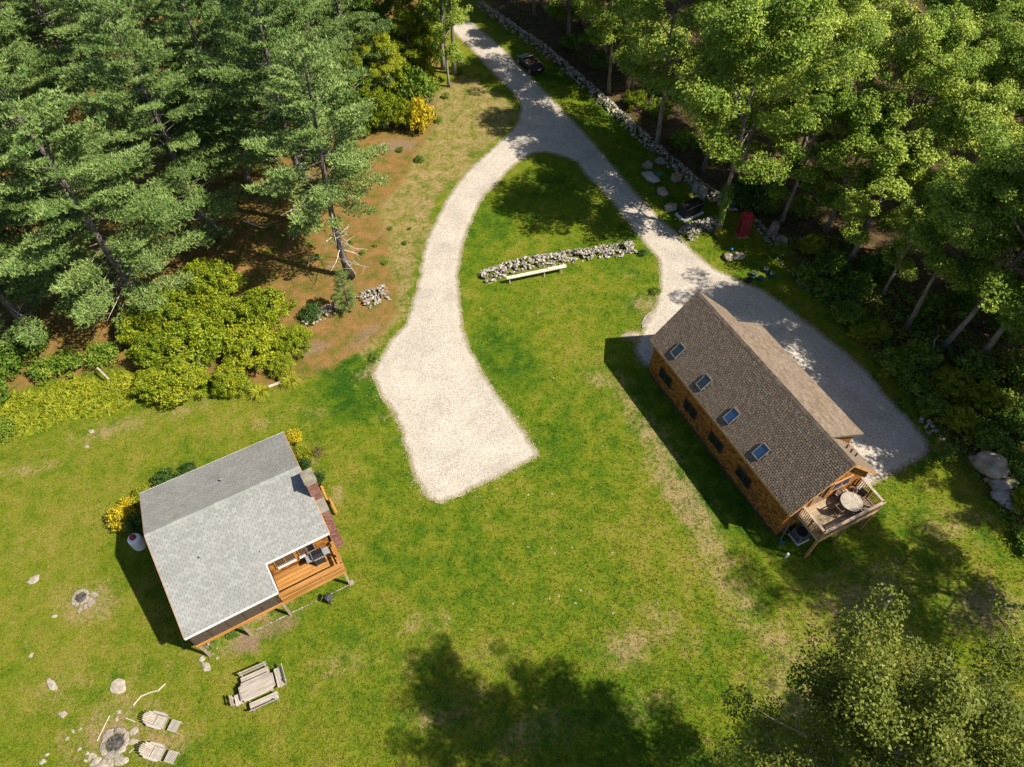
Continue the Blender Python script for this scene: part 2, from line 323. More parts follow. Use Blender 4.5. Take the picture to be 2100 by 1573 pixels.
# house footprints, kept clear of grass
BO, BA = Vector((12.95, 35.27, 0)), -1.121           # large house: ridge start, direction along the ridge
HO, HA = Vector((-20.244, 17.352, 0)), .5214         # small house
def foot(o, a, pts): return np.array([[o.x + x * math.cos(a) - y * math.sin(a), o.y + x * math.sin(a) + y * math.cos(a)] for x, y in pts])
FEET = [foot(BO, BA, [(.2, -3.1), (15.3, -3.1), (15.3, 3.1), (.2, 3.1)]), foot(HO, HA, [(.2, -3.8), (8.8, -3.8), (8.8, 3.6), (.2, 3.6)])]
# ------------------------------------------------------------------ turf blades
def turf_material():
    m = NT('turf'); o = m.obj(); r = m.attr('r')
    big = m.noise(o, .16, 4, .6, .6); med = m.noise(o, .9, 5, .65, .3)
    g = m.math('ADD', m.math('ADD', m.math('MULTIPLY', big, .38), m.math('MULTIPLY', med, .46)), m.math('MULTIPLY', r, .16))
    g = m.math('SUBTRACT', g, m.math('MULTIPLY', m.attr('lush'), .10)); g = m.math('ADD', g, m.math('MULTIPLY', m.attr('pale'), .065))
    c = m.ramp(g, [(.30, (.030, .088, .005)), (.42, (.082, .143, .007)), (.52, (.146, .181, .011)), (.64, (.212, .200, .030))])
    c = m.mix(c, (.27, .20, .10), m.step(m.math('ADD', m.math('MULTIPLY', m.attr('dry'), .6), m.math('MULTIPLY', r, .5)), .42, .8))
    m.col(c).rough(.7); m.b.inputs['Specular IOR Level'].default_value = .15
    t = m.new('BsdfTranslucent'); m.put(t.inputs[0], c); x = m.new('MixShader'); x.inputs[0].default_value = .35
    m.l.new(m.b.outputs[0], x.inputs[1]); m.l.new(t.outputs[0], x.inputs[2]); m.l.new(x.outputs[0], m.out.inputs[0]); return m.m
def turf(n):
    px = rng.uniform(-60, 2160, n); py = 1640 - 1500 * rng.uniform(0, 1, n) ** 1.15
    P = gpn(np.stack([px, py], 1)); x, y = P[:, 0], P[:, 1]
    f = fields(x, y); sgd = signed(x, y, DRIVE); ok = (sgd < -.02 + .10 * wob(x, y, .35)) & (f['wood'] < .6) & (f['pine'] < .55)
    for ft in FEET: ok &= ~in_poly(x, y, ft)
    pr = 1 - .75 * sstep(f['dry'] + .25 * wob(x, y, .8), .35, .9) - .75 * f['soil'] - .55 * f['bare']
    ok &= rng.uniform(0, 1, n) < pr
    x, y = x[ok], y[ok]; n = len(x); nb = 4
    X = np.repeat(x, nb) + rng.normal(0, .035, n * nb); Y = np.repeat(y, nb) + rng.normal(0, .035, n * nb)
    a = rng.uniform(0, 6.28, n * nb); h = rng.uniform(.05, .12, n * nb); w = rng.uniform(.014, .028, n * nb); ln = rng.uniform(.03, .11, n * nb)
    ca, sa = np.cos(a), np.sin(a)
    V = np.stack([np.stack([X - sa * w, Y + ca * w, 0 * X], -1), np.stack([X + sa * w, Y - ca * w, 0 * X], -1), np.stack([X + ca * ln, Y + sa * ln, h], -1)], 1).reshape(-1, 3)
    rp = lambda v: np.repeat(v, nb * 3)
    F = np.arange(len(V)).reshape(-1, 3)
    me = mesh_np('turf', V, F, {'r': rp(rng.uniform(0, 1, n)), 'dry': rp(f['dry'][ok]), 'lush': rp(f['lush'][ok]), 'pale': rp(f['pale'][ok])}, turf_material())
    tag(link('grass', me), 'short mown grass blades covering the open lawn', 'grass', kind='stuff')
turf(110000)
# ------------------------------------------------------------------ rocks
def rock_mesh(name, mat, seed, n=13, flat=.6, smooth=False):
    import bmesh
    r = random.Random(seed); bm = bmesh.new()
    for _ in range(n):
        v = Vector((r.gauss(0, 1), r.gauss(0, 1), r.gauss(0, 1))).normalized() * r.uniform(.85, 1.05)
        bm.verts.new((v.x * .5, v.y * .5 * r.uniform(.8, 1), v.z * .5 * flat))
    res = bmesh.ops.convex_hull(bm, input=bm.verts); bmesh.ops.delete(bm, geom=list({g for g in res['geom_interior'] if isinstance(g, bmesh.types.BMVert)}), context='VERTS')
    me = bpy.data.meshes.new(name); bm.to_mesh(me); bm.free(); me.materials.append(MAT[mat]); return me
def boulder_mesh(name, mat, seed, flat=.6, rough=.1):
    import bmesh
    from mathutils import noise
    bm = bmesh.new(); bmesh.ops.create_icosphere(bm, subdivisions=4, radius=.5)
    off = Vector((seed * 7.3, seed * 3.1, seed))
    for v in bm.verts:
        d = v.co.normalized(); k = 1 + .42 * noise.noise(d * 1.3 + off) + rough * noise.noise(d * 4 + off) + rough * .4 * noise.noise(d * 11 + off)
        v.co = v.co * k; v.co.z *= flat
    me = bpy.data.meshes.new(name); bm.to_mesh(me); bm.free(); me.materials.append(MAT[mat])
    me.polygons.foreach_set('use_smooth', np.ones(len(me.polygons), bool)); return me
MAT['fieldstone'] = grained('fieldstone', (.13, .115, .098), (.33, .295, .255), 2.5, .9, .5, fine=22, vary=.75)
MAT['boulder'] = grained('boulder', (.17, .137, .10), (.32, .275, .215), 1.4, .9, .6, fine=9, vary=.3)
MAT['pale_rock'] = grained('pale_rock', (.20, .172, .135), (.34, .30, .245), 2.4, .9, .5, fine=12, vary=.3)
MAT['grey_rock'] = grained('grey_rock', (.17, .155, .14), (.34, .31, .28), 1.6, .9, .6, fine=9, vary=.3)
STONES = [rock_mesh('stone', 'fieldstone', s, 12 + s % 4, .55 + .1 * (s % 4)) for s in range(8)]
# loose pebbles over the gravel
MAT['pebble'] = tinted('pebble', [(0, (.16, .138, .112)), (.4, (.35, .311, .265)), (1, (.50, .458, .405))], fine=20)
def pebbles(n):
    px = rng.uniform(750, 1950, n); py = 1050 - 1040 * rng.uniform(0, 1, n)
    P = gpn(np.stack([px, py], 1)); sg = signed(P[:, 0], P[:, 1], DRIVE); ok = (sg > -.08) | (rng.uniform(0, 1, n) < .5 * np.exp(np.minimum(sg, 0) / .22))
    P = P[ok]; n = len(P); r = rng.uniform(.014, .036, n)
    base = np.array([(1, 0, 0), (0, 1, 0), (-1, 0, 0), (0, -1, 0), (.1, .1, .8)])
    a = rng.uniform(0, 6.28, n); ca, sa = np.cos(a), np.sin(a)
    bx = base[None, :, 0] * rng.uniform(.7, 1.3, (n, 1)); by = base[None, :, 1] * np.ones((n, 1))
    V = np.stack([P[:, 0:1] + (bx * ca[:, None] - by * sa[:, None]) * r[:, None], P[:, 1:2] + (bx * sa[:, None] + by * ca[:, None]) * r[:, None],
                  .02 + base[None, :, 2] * r[:, None]], -1).reshape(-1, 3)
    F = (np.arange(n)[:, None, None] * 5 + np.array([(0, 1, 4), (1, 2, 4), (2, 3, 4), (3, 0, 4)])[None]).reshape(-1, 3)
    tag(link('gravel_stones', mesh_np('gravel_stones', V, F, {'r': np.repeat(rng.uniform(0, 1, n), 5)}, MAT['pebble'])), 'loose pale gravel stones lying over the driveway', 'gravel', kind='stuff')
pebbles(170000)
# ------------------------------------------------------------------ vegetation: leaves, needles, branches
MAT['bark'] = grained('bark', (.10, .085, .068), (.27, .235, .19), 5, .95, .8, stretch=(1, 1, .25), fine=18, vary=.35)
MAT['pine_bark'] = grained('pine_bark', (.06, .048, .042), (.16, .135, .12), 5, .95, .9, stretch=(1, 1, .3), fine=14, vary=.3)
MAT['thin_bark'] = grained('thin_bark', (.16, .14, .115), (.33, .30, .26), 5, .9, .4, vary=.2)
MAT['dead_wood'] = grained('dead_wood', (.30, .27, .23), (.52, .48, .42), 5, .9, .4, vary=.2)
MAT['leaf_broad'] = foliage('leaf_broad', (.062, .125, .012), (.195, .285, .030), (.420, .475, .085))
MAT['leaf_pale'] = foliage('leaf_pale', (.085, .145, .014), (.228, .315, .036), (.440, .500, .098))
MAT['leaf_gold'] = foliage('leaf_gold', (.075, .125, .006), (.185, .240, .010), (.350, .360, .022))
MAT['leaf_thin'] = foliage('leaf_thin', (.050, .060, .008), (.115, .138, .015), (.215, .240, .038), per_tree=.1)
MAT['leaf_shrub'] = foliage('leaf_shrub', (.034, .088, .010), (.105, .185, .016), (.250, .310, .040))
MAT['leaf_lime'] = foliage('leaf_lime', (.090, .128, .008), (.205, .245, .012), (.355, .345, .028), per_tree=.2)
MAT['leaf_yellow'] = foliage('leaf_yellow', (.20, .18, .010), (.42, .34, .014), (.62, .48, .03), per_tree=.1)
MAT['leaf_deep'] = foliage('leaf_deep', (.018, .050, .010), (.045, .100, .018), (.105, .165, .035))
MAT['leaf_brown'] = foliage('leaf_brown', (.060, .045, .018), (.14, .09, .035), (.20, .16, .05))
MAT['needles'] = foliage('needles', (.050, .095, .022), (.140, .220, .056), (.275, .350, .112), transl=.15, per_tree=.25)
def leaves(C, N, size, aspect, spread, kk, fold=.25):
    """one folded diamond per centre C, facing roughly N"""
    n = len(C); nn = nrm(N + rng.normal(0, spread, (n, 3))); t = nrm(np.cross(nn, rng.normal(0, 1, (n, 3)))); b = np.cross(nn, t)
    L = (size * rng.uniform(.7, 1.3, n))[:, None]; w = L * aspect
    V = np.stack([C - t * L * .5, C + b * w * .5 - nn * L * fold * .3 + t * L * .05, C + t * L * .5 - nn * L * fold * .5, C - b * w * .5 - nn * L * fold * .3 + t * L * .05], 1).reshape(-1, 3)
    return V, np.arange(4 * n).reshape(-1, 4), {'r': np.repeat(rng.uniform(0, 1, n), 4), 'k': np.repeat(kk, 4)}
def polyline(p, d, L, n, bend, wobble, r):
    """a branch: start, direction, length; bends towards +z by 'bend'"""
    P = [Vector(p)]; d = Vector(d).normalized()
    for i in range(n):
        d = (d + Vector((r.gauss(0, wobble), r.gauss(0, wobble), bend + r.gauss(0, wobble * .5)))).normalized(); P.append(P[-1] + d * (L / n))
    return P
def broadleaf(seed, H=18, R=4.6, base=.38, nl=15, per=310, size=.20, clus=1.15, mat='leaf_broad', tr=.24, fill=1.0, spread=.48, bare=0, round_=.6):
    r = random.Random(seed); g = np.random.default_rng(seed); wood = MB(); CC = []
    T = polyline((0, 0, 0), (r.gauss(0, .05), r.gauss(0, .05), 1), H * .88, 9, .06, .045, r)
    wood.tube(T, [tr * (1.35 if i == 0 else 1) * (1 - .88 * i / 9) for i in range(10)], 8)
    for i in range(nl):
        f = base + (.97 - base) * (i + r.random() * .6) / nl; q = f * 9 / .95; k = min(int(q), 8); p = T[k].lerp(T[k + 1], min(q - k, 1))
        u = (f - base) / (1 - base); prof = (.55 + .9 * u if u < .45 else .95 - (u - .45) * 1.15) * r.uniform(.75, 1.15)
        L = max(R * prof, R * .25); az = i * 2.4 + r.uniform(-.5, .5); el = .25 + .8 * u + r.uniform(-.15, .15)
        d = Vector((math.cos(az) * math.cos(el), math.sin(az) * math.cos(el), math.sin(el)))
        B = polyline(p, d, L, 5, .05, .09, r); br = tr * (1 - .8 * f) * .5
        wood.tube(B, [br * (1 - .8 * j / 5) for j in range(6)], 5, cap=False)
        CC.append((B[-1], 1))
        for j in range(2, 6):
            for sgn in (-1, 1):
                if r.random() > fill: continue
                side = (B[j] - B[j - 1]).normalized().cross(Vector((0, 0, 1))) * sgn
                dd = (B[j] - B[j - 1]).normalized() * .6 + side * r.uniform(.5, 1.1) + Vector((0, 0, r.uniform(-.1, .5)))
                sb = polyline(B[j], dd, L * r.uniform(.22, .42), 3, .04, .12, r)
                wood.tube(sb, [br * .35, br * .25, br * .15, .012], 4, cap=False)
                CC.append((sb[-1], r.uniform(.6, 1.05))); 
                if r.random() < round_: CC.append((sb[1] + Vector((r.gauss(0, .3), r.gauss(0, .3), r.uniform(.1, .6))), r.uniform(.5, .9)))
    CC.append((T[-1], 1.0)); CC.append((T[-2], 1.0))
    for _ in range(bare):
        p = T[r.randint(4, 7)]; az = r.uniform(0, 6.28); B = polyline(p, (math.cos(az), math.sin(az), r.uniform(.2, .9)), R * r.uniform(.8, 1.2), 5, .03, .14, r)
        wood.tube(B, [.05, .042, .034, .026, .018, .008], 4, cap=False)
        for j in (2, 3, 4):
            wood.tube(polyline(B[j], (r.gauss(0, 1), r.gauss(0, 1), r.uniform(0, .8)), R * .3, 3, .05, .15, r), [.022, .016, .01, .004], 3, cap=False)
    Cs, Ns, ks = [], [], []
    for c, w in CC:
        n = max(12, int(per * w * w * r.uniform(.7, 1.2))); rc = clus * w * r.uniform(.75, 1.2)
        d = nrm(g.normal(0, 1, (n, 3))); rr = g.uniform(.25, 1, n)[:, None] ** .5
        q = d * rr * rc * np.array([1, 1, .55]); q[:, 2] -= .18 * (q[:, 0] ** 2 + q[:, 1] ** 2) / max(rc, .1)
        Cs.append(q + np.array(c)); Ns.append(d * .5 + np.array([0, 0, .8])); ks.append(np.full(n, r.random()))
    V, F, A = leaves(np.concatenate(Cs), np.concatenate(Ns), size, .62, spread, np.concatenate(ks))
    return mesh_np('crown', V, F, A, MAT[mat]), wood
def pine(seed, H=21, R=4.6, base=.28, tr=.27, dead=9, dens=1.0):
    r = random.Random(seed); g = np.random.default_rng(seed); wood = MB(); dw = MB(); C, D, K = [], [], []
    T = polyline((0, 0, 0), (r.gauss(0, .03), r.gauss(0, .03), 1), H, 10, .05, .02, r)
    at = lambda z: T[min(int(z / H * 10), 9)].lerp(T[min(int(z / H * 10), 9) + 1], z / H * 10 - min(int(z / H * 10), 9))
    wood.tube(T, [tr * (1.3 if i == 0 else 1) * (1 - .95 * i / 10) for i in range(11)], 9)
    z = base * H; az = r.uniform(0, 6.28)
    while z < H * .985:
        u = (z / H - base) / (1 - base); prof = min(1, .55 + 1.6 * u) * (1 - u) ** .62
        for b in range(4 if u < .85 else 3):
            az += 2 * math.pi / 4 + r.uniform(-.45, .45)
            L = max(R * prof * r.uniform(.62, 1.18), .5)
            if r.random() < .08: continue
            el = -.12 + .75 * u + r.uniform(-.14, .14); d = (math.cos(az) * math.cos(el), math.sin(az) * math.cos(el), math.sin(el))
            B = polyline(at(z + r.uniform(-.3, .3)), d, L, 7, .035, .05, r); br = max(.015, .055 * L / R)
            wood.tube(B, [br * (1 - .85 * j / 7) for j in range(8)], 4, cap=False); kk = r.random()
            s = .30 * L if L > 1.5 else .1
            while s < L:
                q = s / L * 7; j = min(int(q), 6); p = B[j].lerp(B[j + 1], q - j); dr = (B[j + 1] - B[j]).normalized(); side = dr.cross(Vector((0, 0, 1))).normalized()
                env = math.sin(min(1, (s / L - .12) * 1.25) * math.pi * .82 + .25) * .20 * L + .22
                for sg in (-1, 1):
                    tl = env * r.uniform(.7, 1.15); td = (dr * .75 + side * sg * .9 + Vector((0, 0, r.uniform(-.12, .30)))).normalized()
                    n = max(2, int(tl / .105 * dens)); f = (np.arange(n) + g.uniform(0, 1, n)) / n
                    C.append(np.array(p) + f[:, None] * tl * np.array(td) + g.normal(0, .05, (n, 3)) + np.array([0, 0, -.10]) * (f[:, None] ** 2)); D.append(np.tile(np.array(td * .5 + Vector((0, 0, .75))), (n, 1))); K.append(np.full(n, kk * .6 + .4 * r.random()))
                s += .17
            n = 6; C.append(np.array(B[-1]) + g.normal(0, .1, (n, 3))); D.append(np.tile(np.array((dr * .7 + Vector((0, 0, .6)))), (n, 1))); K.append(np.full(n, kk))
        z += r.uniform(.72, 1.15) * (1 - .4 * u)
    for i in range(dead):
        zz = H * r.uniform(.08, base + .12); a = r.uniform(0, 6.28); B = polyline(at(zz), (math.cos(a), math.sin(a), -.05), r.uniform(1.2, 3.2), 5, -.01, .12, r)
        dw.tube(B, [.04, .034, .028, .02, .014, .006], 4, cap=False)
        for j in (2, 3, 4): dw.tube(polyline(B[j], (r.gauss(0, 1), r.gauss(0, 1), r.gauss(0, .4)), .8, 2, 0, .2, r), [.014, .01, .004], 3, cap=False)
    C = np.concatenate(C); D = np.concatenate(D); K = np.concatenate(K); nt = len(C); nb = 4
    X = np.repeat(C, nb, 0); dd = nrm(np.repeat(nrm(D), nb, 0) + g.normal(0, .62, (nt * nb, 3))); L = g.uniform(.16, .30, nt * nb)[:, None]
    w = nrm(np.cross(dd, np.array([0, 0, 1.0]) + g.normal(0, .45, dd.shape))) * .036
    V = np.stack([X - w, X + w, X + dd * L], 1).reshape(-1, 3)
    me = mesh_np('crown', V, np.arange(len(V)).reshape(-1, 3), {'r': np.repeat(g.uniform(0, 1, nt * nb), 3), 'k': np.repeat(K, nb * 3)}, MAT['needles'])
    return me, wood, dw
def shrub(seed, R=1.0, Hh=1.0, nc=26, per=80, size=.14, mat='leaf_shrub', aspect=.6, upright=.3, clus=.34):
    r = random.Random(seed); g = np.random.default_rng(seed); wood = MB(); Cs, Ns, ks = [], [], []
    for i in range(nc):
        a = i * 2.4; q = math.sqrt((i + .5) / nc) * R * .85 * r.uniform(.8, 1.15); h = Hh * (1 - .55 * (q / R) ** 2) * r.uniform(.5, 1.12)
        c = Vector((q * math.cos(a), q * math.sin(a), h * .85))
        if i % 2 == 0: wood.tube([(r.gauss(0, .06) * R, r.gauss(0, .06) * R, 0), c * .55 + Vector((0, 0, .05)), c], [.03 * R, .02 * R, .006], 4, cap=False)
        n = int(per * r.uniform(.7, 1.3)); d = nrm(g.normal(0, 1, (n, 3))); rc = clus * R * r.uniform(.7, 1.25)
        p = d * (g.uniform(.2, 1, n)[:, None] ** .5) * rc * np.array([1, 1, .75]) + np.array(c); p[:, 2] = np.maximum(p[:, 2], .03)
        Cs.append(p); Ns.append(d * (1 - upright) + np.array([0, 0, .6])); ks.append(np.full(n, r.random()))
    V, F, A = leaves(np.concatenate(Cs), np.concatenate(Ns), size, aspect, .6, np.concatenate(ks))
    return mesh_np('foliage', V, F, A, MAT[mat]), wood
BL = []
for sd_, kw in enumerate([dict(H=19, R=6.6, base=.36, nl=19), dict(H=18, R=6.0, base=.30, nl=19), dict(H=17, R=5.2, base=.40, nl=16), dict(H=20, R=6.8, base=.32, nl=20), dict(H=14, R=4.4, base=.24, nl=16, per=230, clus=.95)]):
    c, w = broadleaf(40 + sd_, **kw); BL.append((c, w.mesh('trunk', 'bark', True), kw['H']))
PN = []
for sd_, kw in enumerate([dict(R=6.2, base=.20), dict(H=22, R=6.8, base=.14), dict(H=20, R=5.4, base=.34, dead=16), dict(H=16, R=4.8, base=.10, dead=5)]):
    c, w, d = pine(70 + sd_, **kw); PN.append((c, w.mesh('trunk', 'pine_bark', True), d.mesh('dead_branches', 'dead_wood'), kw.get('H', 21)))
c_, w_ = broadleaf(91, H=20, R=6.0, base=.50, nl=22, per=430, size=.13, clus=1.02, mat='leaf_thin', tr=.26, bare=9, spread=.6); THIN = (c_, w_.mesh('trunk', 'thin_bark', True), 20)
def plant_tree(name, kind, px, py, h, label, cat, group=None, mat=None, wide=1.0, rz=None, lean=(0, 0)):
    arch = kind[0] if isinstance(kind, list) else kind; H0 = arch[-1]; s = h / H0
    o = empty(name, gp(px, py), random.uniform(0, 6.28) if rz is None else rz, label, cat, group); o.scale = (s * wide, s * wide, s)
    o.rotation_euler.x, o.rotation_euler.y = lean
    cm = arch[0]
    if mat:
        key = (cm.name, mat)
        if key not in MATC: MATC[key] = cm.copy(); MATC[key].materials[0] = MAT[mat]
        cm = MATC[key]
    link('trunk', arch[1], o); link('crown', cm, o)
    if len(arch) == 4: link('dead_branches', arch[2], o)['kind'] = 'stuff'
    return o
MATC = {}
ORD = ['first', 'second', 'third', 'fourth', 'fifth', 'sixth', 'seventh', 'eighth', 'ninth', 'tenth', 'eleventh', 'twelfth', 'thirteenth', 'fourteenth', 'fifteenth', 'sixteenth']
def place_labels(spots, what, rows):
    """labels by place for look-alikes: rows = [(highest py of the row, words for it)], counted from the left"""
    out = [None] * len(spots); lo = -1e9
    for hi, words in rows:
        ids = sorted((i for i, s in enumerate(spots) if lo <= s[1] < hi), key=lambda i: spots[i][0]); lo = hi
        for k, i in enumerate(ids): out[i] = f'{what}, {ORD[k]} from the left {words}'
    return out
WOODG, PINEG = 'broadleaf trees of the wood', 'white pines of the grove'
# --- white pines, upper left
PSP = [
 (718, 568, 20, 2, 'tall white pine standing nearest the gravel drive, bare dead lower limbs'),
 (648, 462, 23, 0, 'white pine with dark trunk behind the pine nearest the drive'),
 (438, 495, 21, 1, 'white pine whose trunk shows left of the bare orange clearing'),
 (400, 380, 22, 0, 'white pine behind the clearing, its trunk half hidden by boughs'),
 (305, 645, 21, 1, 'white pine with long drooping boughs above the golden shrubs'),
 (108, 400, 22, 1, 'thick white pine at the left edge with spreading boughs'),
 (75, 690, 17, 3, 'shorter white pine at the left edge beside the fern bank'),
 (-60, 520, 20, 0, None), (165, 640, 20, 1, None), (-50, 690, 19, 1, None), (520, 400, 21, 0, None), (560, 330, 21, 1, None), (20, 330, 20, 1, None), (150, 110, 20, 1, None), (300, 20, 20, 0, None), (690, 40, 20, 0, None), (215, 270, 21, 0, None), (510, 265, 22, 1, None), (330, 180, 20, 2, None), (620, 270, 21, 1, None), (90, 200, 21, 1, None), (-90, 260, 22, 0, None),
 (650, 130, 21, 1, None), (230, 60, 20, 1, None), (740, 215, 17, 3, None), (560, 20, 20, 0, None), (-40, 70, 21, 2, None), (390, -20, 19, 0, None), (760, 60, 18, 3, None), (700, -40, 20, 1, None), (100, -60, 20, 0, None)]
PN_L = [s for s in PSP if not s[4]]; PLAB = dict(zip(map(id, PN_L), place_labels(PN_L, 'white pine', [(90, 'along the far edge of the grove'), (210, 'in the second row of the grove'), (300, 'in the third row of the grove'), (900, 'among the near left pines')])))
for s_ in PSP:
    plant_tree('white_pine', PN[s_[3]], s_[0], s_[1], s_[2], s_[4] or PLAB[id(s_)], 'pine tree', PINEG, wide=random.uniform(1.18, 1.34))
plant_tree('white_pine', PN[3], 716, 640, 4.6, 'small bluish young pine beside the pile of pale stones', 'pine tree')
# --- broadleaf wood, right and top
for px, py, h, a, w, lab in [
 (1472, 480, 20, 0, 1.0, 'tall broadleaf tree with ivy on its trunk beside the rubble heap'),
 (1346, 303, 19, 1, .95, 'pale trunked broadleaf tree on the stone wall above the five garden boulders'),
 (1248, 192, 19, 3, .9, 'broadleaf tree with grey trunk behind the stone wall, nearest the car'),
 (1441, 352, 20, 3, .9, 'broadleaf tree with thick pale trunk behind the utility panel'),
 (1514, 388, 20, 1, .9, 'leaning broadleaf tree directly behind the ivy clad tree'),
 (1548, 390, 12, 4, .8, 'slender young broadleaf tree between the ivy tree and the red phone box'),
 (1602, 455, 14, 4, .8, 'slender broadleaf tree behind the grey stump'),
 (1857, 672, 15, 2, .85, 'slim broadleaf tree with pale trunk above the right bend of the drive'),
 (1932, 715, 19, 0, .95, 'big broadleaf tree with thick pale leaning trunk right of the drive'),
 (1807, 608, 11, 4, .7, 'thin broadleaf sapling left of the slim pale trunked tree'),
 (1843, 522, 15, 2, .9, 'broadleaf tree with narrow trunk standing deep in the right wood'),
 (2085, 470, 17, 1, .95, 'broadleaf tree with pale curved trunk at the right edge')]:
    tr_ = plant_tree('broadleaf_tree', BL[a], px, py, h, lab, 'tree', WOODG, 'leaf_pale' if px < 1530 or px > 1900 else None, wide=w)
    if px == 1472: IVY = tr_
WSP = [(1640,330,18,3),(1750,430,17,0),(1700,215,19,1),(1850,310,18,3),(1960,430,17,0),(2070,310,18,1),(1590,170,19,0),(1490,190,18,3),(1400,130,19,0),(1320,70,18,1),(1190,50,18,3),
 (1110,15,17,2),(1060,-30,18,0),(1010,-80,18,1),(1900,140,18,1),(2010,90,18,0),(2170,450,18,3),(2190,220,18,0),(1780,60,19,0),(1660,20,18,3),(1530,30,19,1),(1420,-40,18,0),(1260,-50,18,1),(1150,-110,18,0),
 (1740,540,12,4),(1690,480,13,4),(2010,600,14,2),(2120,650,13,4),(2200,720,15,2),(1960,250,17,1),(1850,-60,18,3),(2080,-60,18,1),(2250,20,18,0),(1620,-110,18,1),(1330,-160,18,3),(1165,95,13,4),(1235,135,12,4),(1295,190,12,4),(1095,35,13,4),(1210,70,15,4)]
for (px, py, h, a), lab in zip(WSP, place_labels(WSP, 'broadleaf tree', [(0, 'in the farthest row of the wood'), (135, 'in the second row of the wood'), (260, 'in the third row of the wood'), (440, 'in the fourth row of the wood'), (900, 'in the nearest row of the wood')])):
    plant_tree('broadleaf_tree', BL[a], px, py, h, lab, 'tree', WOODG, random.choice([None, 'leaf_pale', 'leaf_shrub', 'leaf_pale']), wide=random.uniform(.9, 1.15))
for px, py, h, a, lab in [(932, 152, 21, 2, 'broadleaf tree with pale trunk at the left edge of the upper drive'), (909, 142, 21, 2, 'broadleaf tree with brown trunk beside the pale trunk by the upper drive'),
 (921, 178, 12, 4, 'thin crooked sapling in front of the two trunks by the upper drive')]:
    plant_tree('broadleaf_tree', BL[a], px, py, h, lab, 'tree', wide=.75)
LSP = [(850, 70, 13, 4), (800, 20, 15, 4), (870, -60, 16, 1), (800, 215, 7.5, 4), (845, 165, 8, 4), (760, 170, 10, 4), (870, 110, 9, 4), (790, 110, 10, 4), (740, 250, 7, 4)]
for (px, py, h, a), lab in zip(LSP, place_labels(LSP, 'leafy tree', [(90, 'in the far row left of the upper drive'), (180, 'in the middle row left of the upper drive'), (400, 'in the near row behind the yellow shrub')])):
    plant_tree('broadleaf_tree', BL[a], px, py, h, lab, 'tree', 'trees left of the upper drive', 'leaf_gold' if h < 10 else 'leaf_shrub', wide=1.0)
# --- thin crowned trees, lower right
for px, py, h, lab, w in [(1560, 1705, 20.5, 'tall thin leaved tree with pale bare branches in the lower right corner', .84), (1705, 1705, 17, 'brownish leaved tree along the right of the bottom edge', 1.0), (1990, 1620, 12, 'leafy tree crowning the right edge below the shaded lawn', .9)]:
    plant_tree('thin_tree', THIN, px, py, h, lab, 'tree', wide=w)
# trees right of the frame, whose shade falls on the lawn below the deck and on the lower drive
for px, py, h, a in [(2270, 1290, 20, 9), (2330, 1090, 12, 9), (2120, 905, 16, 2), (2095, 800, 17, 2), (2160, 970, 14.5, 4), (2250, 850, 19, 1), (2330, 620, 18, 0), (2010, 735, 15, 4)]:
    plant_tree('broadleaf_tree', THIN if a == 9 else BL[a], px, py, h, 'one of the broadleaf trees just beyond the right edge of the lawn', 'tree', 'trees beyond the right edge')
# --- shrubs
SH = {k: [] for k in ('gold', 'green', 'lime', 'yellow', 'deep', 'brown')}
for i in range(3): SH['gold'].append(shrub(200 + i, mat='leaf_gold', nc=64, per=140, size=.068, clus=.185, Hh=1.15))
for i in range(3): SH['green'].append(shrub(210 + i, mat='leaf_shrub', nc=26, per=75, size=.13))
for i in range(2): SH['deep'].append(shrub(220 + i, mat='leaf_deep', nc=26, per=80, size=.13))
for i in range(2): SH['yellow'].append(shrub(230 + i, mat='leaf_yellow', nc=24, per=60, size=.15, Hh=1.1))
SH['lime'].append(shrub(240, mat='leaf_lime', nc=26, per=80, size=.12)); SH['brown'].append(shrub(250, mat='leaf_brown', nc=14, per=24, size=.13))
SHM = {k: [(a, w.mesh('stems', 'bark')) for a, w in v] for k, v in SH.items()}
def plant_shrub(kind, px, py, s, sz, label, group=None, name='shrub'):
    a = random.choice(SHM[kind]); o = empty(name, gp(px, py), random.uniform(0, 6.28), label, 'shrub', group); o.scale = (s, s * random.uniform(.85, 1.15), sz)
    link('foliage', a[0], o); link('stems', a[1], o); return o
GSP = [(360, 660, 2.6, 3.3), (455, 620, 2.5, 3.4), (550, 660, 2.5, 3.1), (335, 745, 2.1, 2.7), (420, 735, 2.6, 3.2), (520, 740, 2.4, 2.6), (605, 715, 1.7, 2.0), (385, 805, 1.9, 2.4), (480, 795, 1.6, 1.8), (450, 690, 2.3, 3.2), (330, 805, 1.6, 2.0), (580, 760, 1.3, 1.4), (300, 700, 2.0, 2.8), (430, 600, 2.0, 3.0)]
for (px, py, s, z), lab in zip(GSP, place_labels(GSP, 'golden green shrub', [(650, 'at the back of the thicket'), (710, 'in the second row of the thicket'), (765, 'in the third row of the thicket'), (900, 'at the lawn edge of the thicket')])):
    plant_shrub('gold', px, py, s, z, lab, 'golden shrub thicket')
